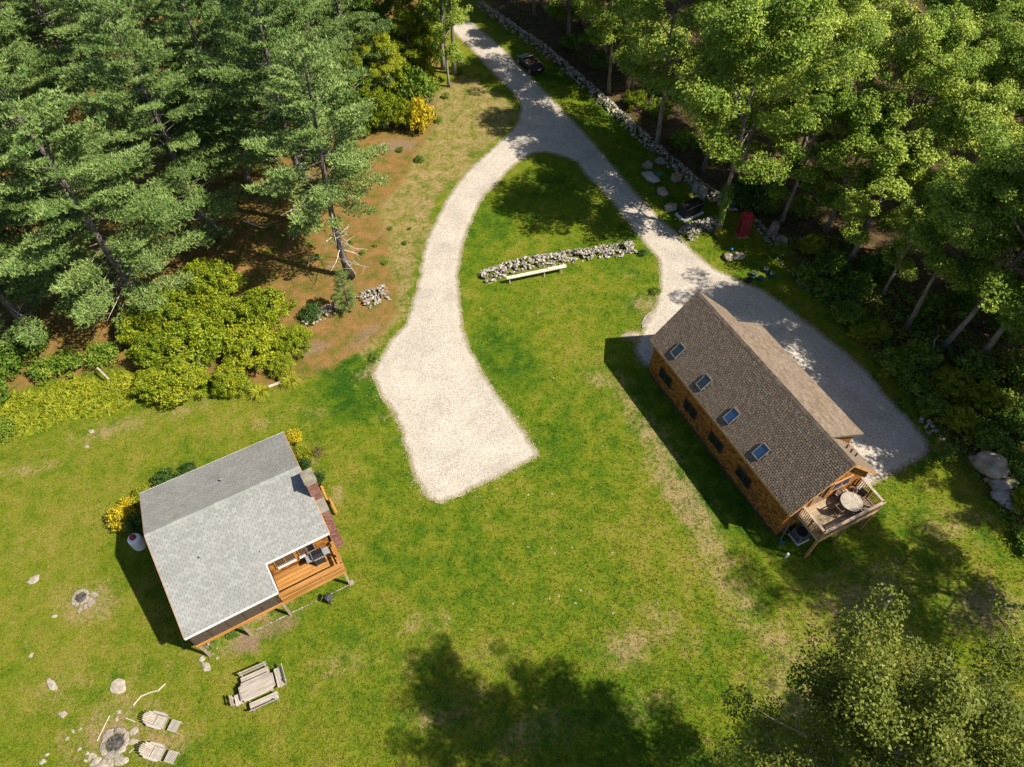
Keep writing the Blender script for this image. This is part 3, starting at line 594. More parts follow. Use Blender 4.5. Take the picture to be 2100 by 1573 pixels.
for k, px, py, s, z, lab in [
 ('yellow', 866, 268, 1.4, 3.2, 'tall golden yellow shrub at the edge of the pines beside the bare bank'), ('gold', 835, 262, 1.6, 2.8, 'green gold bush left of the tall yellow shrub'), ('gold', 790, 262, 2.3, 3.8, 'big green gold bush second left of the tall yellow shrub'), ('green', 745, 262, 2.2, 3.6, 'big green bush third left of the tall yellow shrub'), ('green', 860, 215, 2.0, 3.8, 'tall green bush right behind the tall yellow shrub'), ('gold', 815, 205, 2.4, 4.2, 'tall green gold bush left behind the tall yellow shrub'), ('green', 760, 200, 2.4, 4.2, 'tall green bush left of the tall green gold one'), ('gold', 878, 140, 2.0, 4.2, 'tall bush just left of the two trunks by the upper drive'), ('green', 830, 130, 2.4, 4.4, 'tall green bush deeper behind the two trunks'), ('green', 890, 70, 2.0, 4.0, 'tall green bush at the very top of the drive'), ('yellow', 895, 110, 1.0, 3.0, 'narrow yellow bush behind the two trunks'), ('lime', 880, 180, 1.2, 2.4, 'lime bush under the two trunks by the upper drive'),
 ('yellow', 258, 1075, .85, 1.5, 'bright yellow shrub at the west wall of the small house'), ('yellow', 268, 1042, .55, 1.0, 'small gold shrub just above the bright yellow one'), ('deep', 290, 1085, .75, 1.3, 'dark green shrub between the yellow shrub and house wall'),
 ('lime', 300, 1025, .75, 1.2, 'lime green bush at the upper left corner of the small house'), ('deep', 345, 990, .8, 1.2, 'dark green bush along the upper wall of the small house'), ('deep', 388, 968, .6, .9, 'last dark green bush along the upper wall'),
 ('yellow', 605, 905, .65, 1.0, 'yellow shrub at the upper right corner of the small house'), ('lime', 622, 935, .65, .9, 'bright green bush below the corner yellow shrub'), ('deep', 628, 955, .45, .7, 'dark round bush near the chimney'),
 ('deep', 655, 985, .5, .8, 'round green bush right of the chimney cap'), ('brown', 655, 932, .6, .7, 'sparse reddish plant on bare soil right of the small house'), ('lime', 668, 998, .3, .5, 'tiny bright plant above the wooden bench'),
 ('lime', 1477, 487, .55, .9, 'small bright green bush at the foot of the ivy clad tree'), ('deep', 1530, 420, 1.9, 3.0, 'dark leafy bush behind the stone wall near the phone box'), ('deep', 1318, 522, .45, .5, 'small dark plant at the right end of the lawn stone wall'),
 ('green', 1345, 600, .5, .5, 'low weeds at the drive edge above the large house'), ('green', 770, 735, .5, .4, 'low weeds by the left bend of the drive'), ('deep', 640, 650, .9, 1.2, 'dark bush beside the small rock pile under the pines')]:
    plant_shrub(k, px, py, s, z, lab)
ESP = [(20, 760, 1.6, 2.2), (-20, 830, 1.7, 2.2), (10, 890, 1.0, 1.2), (60, 720, 1.3, 2.0), (150, 755, 1.2, 1.6), (-60, 740, 1.8, 2.4), (100, 765, 1.2, 1.5), (220, 740, 1.3, 1.6)]
for (px, py, s, z), lab in zip(ESP, place_labels(ESP, 'leafy green shrub', [(758, 'behind the fern bank'), (2000, 'along the left edge of the fern bank')])):
    plant_shrub('green', px, py, s, z, lab, 'left edge shrubs')
USP = [(1650,575,1.2,1.4),(1690,605,1.3,1.3),(1735,655,1.4,1.4),(1790,690,1.3,1.3),(1760,690,1.0,.9),(1830,755,1.4,1.3),(1870,790,1.3,1.2),(1905,840,1.2,1.0),(1880,740,1.5,1.6),(1945,800,1.6,1.5),(1960,870,1.4,1.3),(2010,830,1.7,1.8),
 (2020,910,1.5,1.3),(2070,870,1.6,1.8),(2080,960,1.4,1.3),(2100,1040,1.3,1.2),(1990,770,1.6,1.8),(2080,770,1.8,2.2),(1700,560,1.4,1.8),(1660,520,1.3,1.8),(1600,520,.9,.9),(1750,600,1.5,1.9),(1960,640,1.6,2.2),(2050,680,1.7,2.2),(1895,640,1.4,1.8),(1800,560,1.5,2.0),(1640,440,1.4,1.8),(1570,430,1.2,1.6),
 (1460,330,1.3,1.8),(1400,300,1.3,1.8),(1300,220,1.3,1.9),(1230,140,1.3,1.8),(1170,100,1.3,1.8),(1350,240,1.5,2.2),(2120,1120,1.4,1.2),(1930,930,.8,.7),(1850,830,.6,.5)]
for (px, py, s, z), lab in zip(USP, place_labels(USP, 'wild shrub', [(340, 'behind the long stone wall'), (600, 'of the shrubs behind the stumps and pots'), (720, 'beside the upper right bend of the drive'), (820, 'below the slim pale trunks'), (1300, 'round the huge boulder')])):
    plant_shrub(random.choice(['green', 'green', 'green', 'gold']), px, py, s, z, lab, 'undergrowth at the wood edge')
for px, py, s in [(830,500,.25),(790,540,.3),(745,520,.3),(770,505,.25),(690,610,.35),(800,470,.25),(720,500,.3),(840,470,.2),(760,600,.3),(700,480,.3),(650,530,.4),(560,470,.4),(860,330,.5),(820,310,.4),(900,250,.5),(940,150,.6),(915,200,.5),(880,235,.6),(430,1330,.0)]:
    if s: plant_shrub('green', px, py, s, s * 1.1, 'one of the small weeds dotted over the bare bank under the pines', 'weeds under the pines')
for px, py, s in [(445,1318,.35),(478,1300,.4),(585,1228,.35),(620,1220,.3),(560,1255,.25),(500,1290,.25)]:
    plant_shrub('green', px, py, s, s * .6, 'one of the weeds growing below the screened porch', 'weeds below the porch')
# --- ivy on the trunk
g_ = np.random.default_rng(5); n_ = 1100; t_ = g_.uniform(1.2, 5.2, n_); a_ = g_.uniform(0, 6.28, n_); rr_ = .26 + .45 * np.exp(-((t_ - 4.0) / .9) ** 2) * g_.uniform(.2, 1, n_)
tv = np.array([v.co for v in BL[0][1].vertices]); ivs = IVY.scale[0]; ivz = IVY.scale[2]; ring_c = tv[:80].reshape(10, 8, 3).mean(1)
cx_ = np.interp(t_ / ivz, ring_c[:, 2], ring_c[:, 0]) * ivs; cy_ = np.interp(t_ / ivz, ring_c[:, 2], ring_c[:, 1]) * ivs
Cv = np.stack([cx_ + rr_ * np.cos(a_), cy_ + rr_ * np.sin(a_), t_], -1); Vv, Fv, Av = leaves(Cv, np.stack([np.cos(a_), np.sin(a_), .5 + 0 * a_], -1), .16, .8, .5, g_.uniform(0, 1, n_))
tag(link('ivy', mesh_np('ivy', Vv, Fv, Av, MAT['leaf_shrub']), None, IVY.location, IVY.rotation_euler.z), 'ivy wrapped round the trunk beside the rubble heap', 'ivy')
# --- ferns and undergrowth carpets
def carpet(name, label, cat, poly, n, hgt, size, aspect, mat, inset=0, keep=None):
    lo, hi = poly.min(0), poly.max(0); x = rng.uniform(lo[0], hi[0], n * 4); y = rng.uniform(lo[1], hi[1], n * 4); s = signed(x, y, poly) + .45 * wob(x, y, .6); ok = s > inset
    if keep is not None: ok &= keep(x, y)
    x, y = x[ok][:n], y[ok][:n]; s = s[ok][:n]
    h = hgt * np.clip(.25 + s * .8, .25, 1) * np.clip(.7 + .5 * wob(x, y, .7), .2, 1.5); z = rng.uniform(.3, 1, len(x)) * np.maximum(h, .06)
    k = np.clip(.5 + .35 * wob(x, y, .7) + rng.normal(0, .15, len(x)), 0, 1)
    V, F, A = leaves(np.stack([x, y, z], -1), np.tile([0, 0, 1.0], (len(x), 1)), size, aspect, .55, k, .5)
    tag(link(name, mesh_np(name, V, F, A, MAT[mat])), label, cat, kind='stuff')
carpet('fern_bank', 'bank of yellow green ferns left of the golden shrubs', 'ferns', FERNS, 8000, .45, .48, .2, 'leaf_lime')
WEDGE = gpn([(1600,500),(1660,560),(1735,650),(1815,745),(1880,825),(1935,890),(1990,950),(2060,1060),(2160,1130),(2300,1000),(2100,760),(1900,620),(1700,480)])
carpet('undergrowth', 'low leafy ground cover along the shaded wood edge', 'ground cover', WEDGE, 15000, .5, .2, .6, 'leaf_shrub', -.4)
WFLOOR = gpn([(1010,20),(1240,200),(1430,365),(1600,485),(1720,630),(1900,620),(2100,760),(2400,700),(2300,0),(1500,-200),(1000,-100)])
carpet('forest_floor_plants', 'scattered low plants over the dim forest floor', 'ground cover', WFLOOR, 14000, .5, .26, .6, 'leaf_deep', .5, keep=lambda x, y: wob(x, y, 2.2) > -.1)
# --- daylily clumps
def lily(px, py, s, label):
    n = 130; a = rng.uniform(0, 6.28, n); L = rng.uniform(.6, 1.0, n) * s; V, F = [], []; d = np.stack([np.cos(a), np.sin(a)], 1); w = .03
    for i in range(n):
        b0 = len(V); p = rng.normal(0, .10 * s, 2); sd2 = np.array([-d[i][1], d[i][0]])
        for t, z in ((0, 0), (.35, .62), (.7, .66), (1, .35)):
            q = p + d[i] * L[i] * t * .85; ww = w * (1 - t * .9)
            V += [(*(q - sd2 * ww), z * L[i]), (*(q + sd2 * ww), z * L[i])]
        F += [(b0 + 2 * j, b0 + 2 * j + 1, b0 + 2 * j + 3, b0 + 2 * j + 2) for j in range(3)]
    r8 = np.repeat(rng.uniform(.3, 1, n), 8)
    tag(link('daylily', mesh_np('daylily', np.array(V), np.array(F), {'r': r8, 'k': r8}, MAT['leaf_lime']), None, gp(px, py)), label, 'plant')
lily(535, 812, 1.15, 'clump of yellow green arching daylily leaves left of the pale log'); lily(598, 787, 1.1, 'clump of arching daylily leaves at the right end of the pale log'); lily(568, 768, .9, 'daylily clump behind the pale log under the shrubs')
# ------------------------------------------------------------------ building materials
MAT['cedar'] = tinted('cedar', [(0, (.115, .039, .008)), (.5, (.246, .094, .016)), (1, (.353, .156, .030))], .8, [((.074, .033, .012), 1.2, .55, .75, .5)], fine=30)
MAT['cedar_trim'] = grained('cedar_trim', (.328, .164, .061), (.451, .246, .098), 3, .7, .2, vary=.2)
MAT['roof_brown'] = tinted('roof_brown', [(0, (.123, .092, .066)), (.5, (.160, .121, .089)), (1, (.197, .152, .113))], .95, [((.082, .070, .057), .6, .5, .8, .25)], fine=45)
MAT['roof_grey'] = tinted('roof_grey', [(0, (.180, .184, .178)), (.5, (.206, .209, .203)), (1, (.234, .238, .232))], .9, [((.148, .144, .127), .55, .5, .78, .5), ((.123, .123, .107), 1.6, .58, .8, .35), ((.279, .283, .279), .35, .55, .75, .4)], fine=40)
MAT['roof_under'] = grained('roof_under', (.05, .045, .04), (.08, .07, .06), 4, .95)
MAT['brick'] = tinted('brick', [(0, (.13, .056, .042)), (.5, (.20, .095, .074)), (1, (.29, .16, .132))], .9)
MAT['mortar'] = grained('mortar', (.271, .230, .205), (.369, .328, .295), 4, .95)
MAT['concrete'] = grained('concrete', (.164, .152, .127), (.254, .238, .205), 1.6, .9, .3, vary=.1)
MAT['slab_stone'] = grained('slab_stone', (.107, .094, .070), (.230, .209, .164), 1.8, .9, .4, vary=.1)
MAT['white_trim'] = grained('white_trim', (.476, .484, .492), (.574, .582, .590), 2, .5, .05, vary=0)
MAT['gold_deck'] = grained('gold_deck', (.246, .111, .026), (.369, .184, .056), 2, .6, .25, stretch=(.25, 2, 2), fine=25, vary=.55)
MAT['grey_deck'] = grained('grey_deck', (.238, .172, .111), (.328, .250, .168), 2, .75, .25, stretch=(.3, 2, 2), fine=25, vary=.25)
MAT['rail_brown'] = grained('rail_brown', (.197, .102, .045), (.328, .184, .090), 3, .7, .25, vary=.3)
MAT['rail_grey'] = grained('rail_grey', (.221, .168, .123), (.344, .271, .205), 3, .8, .25, vary=.2)
MAT['dark_brown'] = grained('dark_brown', (.040, .026, .016), (.085, .055, .035), 4, .7, .2, vary=.2)
MAT['weathered'] = grained('weathered', (.221, .189, .156), (.344, .303, .258), 3, .85, .35, stretch=(.4, 2.5, 2.5), fine=25, vary=.3)
MAT['teak'] = grained('teak', (.246, .221, .189), (.344, .316, .279), 4, .8, .25, vary=.15)
MAT['black_paint'] = grained('black_paint', (.010, .010, .011), (.018, .018, .020), 6, .3, .05, vary=0)
MAT['black_plastic'] = grained('black_plastic', (.015, .015, .016), (.03, .03, .032), 6, .55, .1, vary=0)
MAT['grey_metal'] = grained('grey_metal', (.213, .230, .238), (.295, .312, .320), 4, .45, .05, metal=.3, vary=.1)
MAT['bronze'] = grained('bronze', (.12, .115, .11), (.20, .19, .185), 4, .5, .05, metal=.2, vary=0)
MAT['steel'] = grained('steel', (.46, .46, .46), (.58, .58, .58), 6, .35, .05, metal=.7, vary=0)
MAT['white_paint'] = grained('white_paint', (.574, .574, .558), (.672, .672, .656), 2, .4, .05, vary=0)
MAT['red_paint'] = grained('red_paint', (.22, .014, .020), (.34, .028, .036), 2.2, .5, .1, vary=.1)
MAT['booth_glass'] = grained('booth_glass', (.10, .035, .035), (.17, .06, .06), 3, .25, .02, vary=0)
MAT['plywood'] = grained('plywood', (.246, .148, .074), (.344, .221, .123), 3, .85, .2, stretch=(1, 1, .2), vary=.1)
MAT['concrete_pad'] = grained('concrete_pad', (.426, .410, .385), (.541, .525, .492), 2, .9, .2, vary=.1)
MAT['charcoal'] = grained('charcoal', (.012, .012, .013), (.10, .095, .09), 6, .95, .8, fine=14, vary=.2)
MAT['ash_stone'] = grained('ash_stone', (.139, .119, .098), (.279, .246, .205), 3, .95, .5, fine=12, vary=.4)
MAT['interior'] = grained('interior', (.05, .035, .03), (.10, .06, .05), 8, .8, .1, vary=0)
MAT['log_pale'] = grained('log_pale', (.295, .246, .184), (.426, .373, .299), 3, .85, .4, stretch=(.3, 2, 2), vary=.2)
MAT['peeled_wood'] = grained('peeled_wood', (.46, .40, .32), (.60, .54, .45), 3, .8, .3, stretch=(.3, 2, 2), vary=.1)
MAT['wicker'] = grained('wicker', (.070, .045, .032), (.14, .095, .07), 9, .8, .6, fine=60, vary=.2)
MAT['blue_glaze'] = grained('blue_glaze', (.008, .03, .14), (.02, .07, .28), 4, .35, .1, vary=.3)
MAT['teal_plastic'] = grained('teal_plastic', (.02, .11, .10), (.04, .18, .16), 4, .5, .05, vary=0)
MAT['orange_plastic'] = grained('orange_plastic', (.70, .30, .01), (.85, .45, .02), 4, .5, .05, vary=0)
MAT['blue_cap'] = grained('blue_cap', (.01, .12, .45), (.02, .2, .6), 4, .4, .02, vary=0)
def glass(name, col, rough=.06):
    m = NT(name); m.col(col).rough(rough); m.b.inputs['Specular IOR Level'].default_value = .8; m.b.inputs['Coat Weight'].default_value = .6; m.b.inputs['Coat Roughness'].default_value = .03; return m.m
MAT['glass'] = glass('glass', (.012, .016, .020)); MAT['blue_glass'] = glass('blue_glass', (.012, .042, .105)); MAT['green_glass'] = glass('green_glass', (.008, .016, .010))
MAT['screen'] = grained('screen', (.050, .040, .032), (.075, .060, .050), 20, .7, .1, vary=.1)
MAT['red_lamp'] = glass('red_lamp', (.35, .01, .015)); MAT['clear_lamp'] = glass('clear_lamp', (.5, .53, .55))
MAT['plate'] = grained('plate', (.25, .55, .68), (.55, .72, .78), 9, .5, .02, vary=0)

def shingles(fn, umax, vmax, tw, ex, th, gap=.0, keep=None, stag=.5, jit=.0, rows=None):
    """courses of tabs; fn(u, v, h) -> point; v runs up the slope"""
    mb = MB(); v = 0.0; row = 0
    while v < vmax - .01:
        v1 = min(v + ex * 1.15, vmax); u = -tw * (stag * (row % 2) + random.uniform(0, .12)); 
        while u < umax:
            w = tw * random.uniform(1 - jit, 1 + jit); a, b = max(u + gap, 0), min(u + w, umax); u += w
            if b - a < .03 or (keep and not keep((a + b) / 2, v)): continue
            t = th * random.uniform(.6, 1.25); r = random.random()
            mb.add([fn(a, v, t), fn(b, v, t), fn(b, v1, .002), fn(a, v1, .002), fn(a, v, -.002), fn(b, v, -.002)], [(0, 1, 2, 3), (4, 5, 1, 0), (4, 0, 3), (5, 2, 1)], r)
        v += ex; row += 1
    return mb
def window(parent, c, w, h, axis, out, frame='dark_brown', pane='glass', panes=2, name='window', d=.06):
    """a window in a wall: axis 'x' or 'y' runs along the wall, out = +1/-1 the side it faces"""
    f = MB(); c = Vector(c); A = Vector((1, 0, 0)) if axis == 'x' else Vector((0, 1, 0)); N = Vector((0, out, 0)) if axis == 'x' else Vector((out, 0, 0)); Z = Vector((0, 0, 1)); t = .07
    dim = lambda a, z: (a, d, z) if axis == 'x' else (d, a, z)
    for sg in (-1, 1):
        f.box(c + A * sg * (w / 2 - t / 2) + N * d / 2, dim(t, h)); f.box(c + Z * sg * (h / 2 - t / 2) + N * d / 2, dim(w - 2 * t, t))
    o = f.build(name, frame, parent)
    pw = (w - 2 * t) / panes
    for i in range(panes):
        link('pane', MB().box(c + A * (-w / 2 + t + pw * (i + .5)) + N * .018, dim(pw - .05, h - 2 * t)).mesh('pane', pane), o)
        if i: f2 = MB().box(c + A * (-w / 2 + t + pw * i) + N * d / 2, dim(.05, h - 2 * t)).build('mullion', frame, o)
    return o
def parts(parent, name, mat, boxes):
    for b in boxes: MB().box(*b).build(name, mat, parent)

# ------------------------------------------------------------------ large cedar house with the brown roof
barn = empty('cedar_house', BO, BA, 'long cedar shingled house with brown roof and four skylights', 'house')
L, Wd, EV, RG = 15.55, 3.38, 3.59, 7.0; K = (RG - EV) / Wd; y1 = 3.05; x0, x1 = .28, 15.25
wall = MB(); zt = lambda y: RG - K * abs(y) - .10
P5 = [(-y1, 0), (y1, 0), (y1, zt(y1)), (0, zt(0)), (-y1, zt(y1))]
wall.add([(x, y, z) for x in (x0, x1) for y, z in P5], [(0, 4, 3, 2, 1), (5, 6, 7, 8, 9), (0, 1, 6, 5), (1, 2, 7, 6), (4, 0, 5, 9)])
wb = wall.build('wall', 'cedar', barn)
shingles(lambda u, v, h: (x0 + u, -y1 - h, .25 + v), x1 - x0, 3.2, .17, .14, .022, .006, jit=.35).build('cedar_shingles', 'cedar', wb, kind='stuff')
shingles(lambda u, v, h: (x1 + h, -y1 + u, .25 + v), 2 * y1, 6.2, .17, .14, .022, .006, jit=.35, keep=lambda u, v: .25 + v < zt(u - y1) - .15).build('cedar_shingles', 'cedar', wb, kind='stuff')
shingles(lambda u, v, h: (x0 + u, y1 + h, .25 + v), x1 - x0, 3.2, .17, .14, .022, .006, jit=.35).build('cedar_shingles', 'cedar', wb, kind='stuff')
shingles(lambda u, v, h: (x0 - h, y1 - u, .25 + v), 2 * y1, 6.2, .17, .14, .022, .006, jit=.35, keep=lambda u, v: .25 + v < zt(u - y1) - .15).build('cedar_shingles', 'cedar', wb, kind='stuff')
MB().box(((x0 + x1) / 2, 0, .10), (x1 - x0 + .06, 2 * y1 + .06, .22)).build('foundation', 'dark_brown', barn)
roof = MB()
for sg in (-1, 1): roof.add([(0, 0, RG - .03), (L, 0, RG - .03), (L, sg * Wd, EV - .03), (0, sg * Wd, EV - .03), (0, 0, RG - .17), (L, 0, RG - .17), (L, sg * Wd, EV - .17), (0, sg * Wd, EV - .17)],
    [(0, 1, 2, 3), (4, 7, 6, 5), (3, 2, 6, 7), (0, 3, 7, 4), (1, 5, 6, 2)])
rb = roof.build('roof', 'roof_under', barn); SL = math.hypot(Wd, RG - EV); cn, sn = (RG - EV) / SL, Wd / SL
def slope(sg, y0=Wd, z0=EV, dy=Wd, dz=RG - EV):
    s = math.hypot(dy, dz)
    return lambda u, v, h: (u, sg * (y0 - v * dy / s + h * dz / s), z0 + v * dz / s + h * dy / s)
SKY = [2.26, 5.36, 8.43, 11.46]
sv = (Wd - 2.62) / Wd * SL
def clear(u, v): return not any(abs(u - s) < .36 and abs(v + .07 - sv) < .55 for s in SKY)
shingles(slope(-1), L, SL, .20, .145, .024, .042, keep=clear, stag=.5, jit=.05).build('shingles', 'roof_brown', rb, kind='stuff')
shingles(slope(1), L, SL, .27, .19, .02, .01, keep=lambda u, v: not (3.35 < u < 13.25 and v < SL * .985), jit=.12).build('shingles', 'roof_brown', rb, kind='stuff')
cap = MB()
for i in range(62): cap.add([(i * .25, -.17, RG - .13), (i * .25 + .26, -.17, RG - .14), (i * .25, 0, RG + .035), (i * .25 + .26, 0, RG + .02), (i * .25, .17, RG - .13), (i * .25 + .26, .17, RG - .14)], [(0, 1, 3, 2), (2, 3, 5, 4)])
cap.build('ridge_cap', 'roof_brown', rb)
# shed dormer, east side
dx0, dx1, de, dyE = 3.12, 13.48, 5.12, 3.45; dk = (RG - de) / dyE
dm = MB(); dz0 = lambda y: RG - .02 - dk * y
dm.add([(dx0, .02, RG - .04), (dx1, .02, RG - .04), (dx1, dyE, de - .04), (dx0, dyE, de - .04), (dx0, .02, RG - .16), (dx1, .02, RG - .16), (dx1, dyE, de - .17), (dx0, dyE, de - .17)], [(3, 2, 1, 0), (4, 5, 6, 7), (2, 3, 7, 6), (3, 0, 4, 7), (1, 2, 6, 5)])
do = dm.build('dormer', 'roof_under', barn); ds = math.hypot(dyE, RG - de)
fd = slope(1, dyE, de, dyE, RG - de)
shingles(lambda u, v, h: fd(u + dx0, v, h), dx1 - dx0, ds, .27, .19, .02, .01, jit=.12).build('shingles', 'roof_brown', do, kind='stuff')
dwall = MB(); a, b = dx0 + .3, dx1 - .3
dwall.add([(x, y, z) for x in (a, b) for y, z in ((.3, RG - K * .3), (3.1, EV + .2), (3.1, dz0(3.1) - .13), (.3, dz0(.3) - .13))], [(0, 3, 2, 1), (4, 5, 6, 7), (1, 2, 6, 5)])
dwall.build('dormer_wall', 'cedar', do)
for i in range(4): window(barn, (4.6 + i * 2.5, 3.105, 4.35), 1.1, .9, 'x', 1)
# fascia
for sg in (-1, 1): MB().box((L / 2, sg * (Wd + .015), EV - .10), (L, .03, .16)).build('fascia', 'cedar_trim', barn)
for xx in (-.012, L + .012):
    for sg in (-1, 1): MB().bar((xx, 0, RG - .12), (xx, sg * Wd, EV - .12), .025, .17).build('rake_board', 'cedar_trim', barn)
# skylights
for i, sx in enumerate(SKY):
    f = slope(-1); c = Vector(f(sx, sv, .07)); ry = math.atan2(RG - EV, Wd)
    fr = MB()
    for du, dv_, w, h in ((-.305, 0, .045, 1.02), (.305, 0, .045, 1.02), (0, -.488, .565, .045), (0, .488, .565, .045)):
        fr.box(f(sx + du, sv + dv_, .06), (w, h, .15), rx=ry)
    so_ = fr.build('skylight', 'bronze', barn)
    MB().box(f(sx, sv, .05), (.565, .93, .05), rx=ry).build('pane', 'blue_glass' if i > 1 else 'green_glass', so_)
for u, v in ((14.07, 1.12), (14.38, 1.22), (14.62, 1.54)):
    MB().lathe((u, v, RG - K * v - .05), [(.05, 0), (.05, .35), (.06, .36), (.06, .42)], 10).build('vent_pipe', 'black_plastic', barn)
for wx in (2.24, 5.37, 8.4, 11.44): window(barn, (wx, -y1 - .022, 1.55), 1.45, 1.0, 'x', -1)
# south gable: large glazing above the deck
window(barn, (x1 + .02, .55, 4.0), 1.5, 1.05, 'y', 1, 'cedar_trim', 'blue_glass', 2); window(barn, (x1 + .02, -.9, 3.75), 1.1, 1.9, 'y', 1, 'cedar_trim', 'glass', 2, 'patio_door')
window(barn, (x1 + .02, 1.9, 1.4), 1.0, 1.1, 'y', 1)
for i in range(3): # garage doors on the far (east) side
    d_ = MB().box((3.2 + i * 4.3, 3.09, 1.3), (2.7, .06, 2.3)).build('garage_door', 'white_trim', barn)
    for k in range(4): MB().box((3.2 + i * 4.3, 3.13, .45 + k * .56), (2.6, .025, .5)).build('panel', 'white_trim', d_)
# deck
deck = empty('deck', (0, 0, 0)); deck.parent = barn; dX0, dX1, dY0, dY1, DZ = 15.30, 17.36, -2.32, 2.36, 2.6
nb_ = 33; bw = (dY1 - dY0)
nbr = 15; step = (dX1 - dX0) / nbr; bm_ = MB().box((0, 0, 0), (step - .012, bw, .035)).mesh('deck_board', 'grey_deck')
for i in range(nbr): link('deck_board', bm_, deck, (dX0 + step * (i + .5), (dY0 + dY1) / 2, DZ))
for y in (dY0 + .02, dY1 - .02): MB().box(((dX0 + dX1) / 2, y, DZ - .13), (dX1 - dX0, .045, .22)).build('joist', 'rail_grey', deck)
for x in (dX1 - .02, (dX0 + dX1) / 2): MB().box((x, (dY0 + dY1) / 2, DZ - .13), (.045, bw - .1, .22)).build('beam', 'rail_grey', deck)
for y in (-2.26, 0.0, 2.24): MB().box((dX1 - .10, y, DZ / 2 - .06), (.14, .14, DZ - .1)).build('post', 'rail_brown', deck)
rail = empty('railing', (0, 0, 0)); rail.parent = barn; RZ = DZ + 1.0
for a, b in (((dX0 + .1, dY0 + .05), (dX1 - .05, dY0 + .05)), ((dX0 + .1, dY1 - .05), (dX1 - .05, dY1 - .05)), ((dX1 - .05, dY0 - .02), (dX1 - .05, dY1 + .02))):
    A_, B_ = Vector((*a, 0)), Vector((*b, 0)); lng = (B_ - A_).length
    MB().bar(A_ + Vector((0, 0, RZ)), B_ + Vector((0, 0, RZ)), .17, .04).build('rail_cap', 'rail_grey', rail)
    for z in (RZ - .07, DZ + .12): MB().bar(A_ + Vector((0, 0, z)), B_ + Vector((0, 0, z)), .05, .08).build('rail_bar', 'rail_brown', rail)
    n = int(lng / .125); bmm = MB().box((0, 0, 0), (.04, .04, .80)).mesh('baluster', 'rail_brown')
    for i in range(1, n): link('baluster', bmm, rail, A_.lerp(B_, i / n) + Vector((0, 0, DZ + .52)))
for x, y in ((dX0 + .1, dY0 + .05), (dX0 + .1, dY1 - .05), (dX1 - .06, dY0 + .05), (dX1 - .06, dY1 - .05), (dX1 - .06, .02), ((dX0 + dX1) / 2, dY1 - .05), ((dX0 + dX1) / 2, dY0 + .05)):
    MB().box((x, y, DZ + .5), (.10, .10, .96)).build('rail_post', 'rail_brown', rail)
def on(o, a, x, y, z): return Vector((o.x + x * math.cos(a) - y * math.sin(a), o.y + x * math.sin(a) + y * math.cos(a), z))
# round table and chairs on that deck
t = empty('round_table', on(BO, BA, 16.36, .74, DZ + .02), BA, 'round slatted grey patio table on the large house deck', 'table')
for k in range(20):
    a0, a1 = 2 * math.pi * k / 20 + .012, 2 * math.pi * (k + 1) / 20 - .012
    MB().add([(r_ * math.cos(a_), r_ * math.sin(a_), z) for z in (.71, .745) for r_, a_ in ((.08, a0), (.60, a0), (.60, a1), (.08, a1))], [(3, 2, 1, 0), (4, 5, 6, 7), (0, 1, 5, 4), (1, 2, 6, 5), (2, 3, 7, 6), (3, 0, 4, 7)]).build('slat', 'weathered', t)
MB().lathe((0, 0, .70), [(.09, 0), (.09, .035)], 16).build('hub', 'weathered', t)
ring = MB(); 
for k in range(32):
    a0, a1 = 2 * math.pi * k / 32, 2 * math.pi * (k + 1) / 32
    ring.add([(r_ * math.cos(a_), r_ * math.sin(a_), z) for z in (.70, .748) for r_, a_ in ((.605, a0), (.665, a0), (.665, a1), (.605, a1))], [(3, 2, 1, 0), (4, 5, 6, 7), (1, 2, 6, 5), (3, 0, 4, 7)])
ring.build('rim', 'weathered', t)
for a_ in (.8, 2.37, 3.94, 5.5): MB().bar((.42 * math.cos(a_), .42 * math.sin(a_), .70), (.46 * math.cos(a_), .46 * math.sin(a_), 0), .06).build('leg', 'weathered', t)
def wicker_chair(loc, rz, label):
    c = empty('wicker_chair', loc, rz, label, 'chair', 'wicker chairs round the deck table')
    MB().box((0, 0, .43), (.46, .46, .05)).build('seat', 'wicker', c); MB().box((-.23, 0, .70), (.04, .46, .52), ry=-.15).build('backrest', 'wicker', c)
    for sy in (-1, 1):
        MB().box((0, sy * .25, .62), (.44, .05, .035)).build('armrest', 'wicker', c)
        for sx in (-1, 1): MB().bar((sx * .2, sy * .23, .42), (sx * .22, sy * .25, 0), .04).build('leg', 'wicker', c)
for a_, lab in ((math.pi, 'dark wicker chair between the round table and the house wall'), (-math.pi / 2, 'dark wicker chair on the west side of the round deck table'), (math.pi / 2 + .2, 'dark wicker chair on the east side of the round deck table'), (.1, 'dark wicker chair against the outer deck railing')):
    d = .92 if abs(a_) > .2 else .72
    wicker_chair(on(BO, BA, 16.36 + d * math.cos(a_) * .9, .74 + d * math.sin(a_), DZ + .02), BA + a_ + math.pi, lab)
tag(MB().lathe((0, 0, 0), [(.15, 0), (.2, .3), (.22, .31), (.18, .32)], 16).build('planter_pot', 'wicker', None, on(BO, BA, 17.0, -1.85, DZ + .02)), 'round brown pot in the outer corner of the large house deck', 'pot')
tag(MB().lathe((0, 0, 0), [(.09, 0), (.11, .16), (.03, .22)], 10).build('toy', 'orange_plastic', None, on(BO, BA, 15.6, 1.95, DZ + .02)), 'small orange and yellow thing in the house corner of the deck', 'toy')
fl_ = empty('folding_rack', on(BO, BA, 15.75, 2.1, DZ + .02), BA, 'small white slatted rack in the house corner of the deck', 'rack')
for k in range(5): MB().box((0, -.2 + k * .1, .3), (.3, .04, .03)).build('slat', 'white_paint', fl_)
for sx in (-1, 1): MB().box((sx * .13, 0, .14), (.03, .44, .28)).build('side', 'white_paint', fl_)
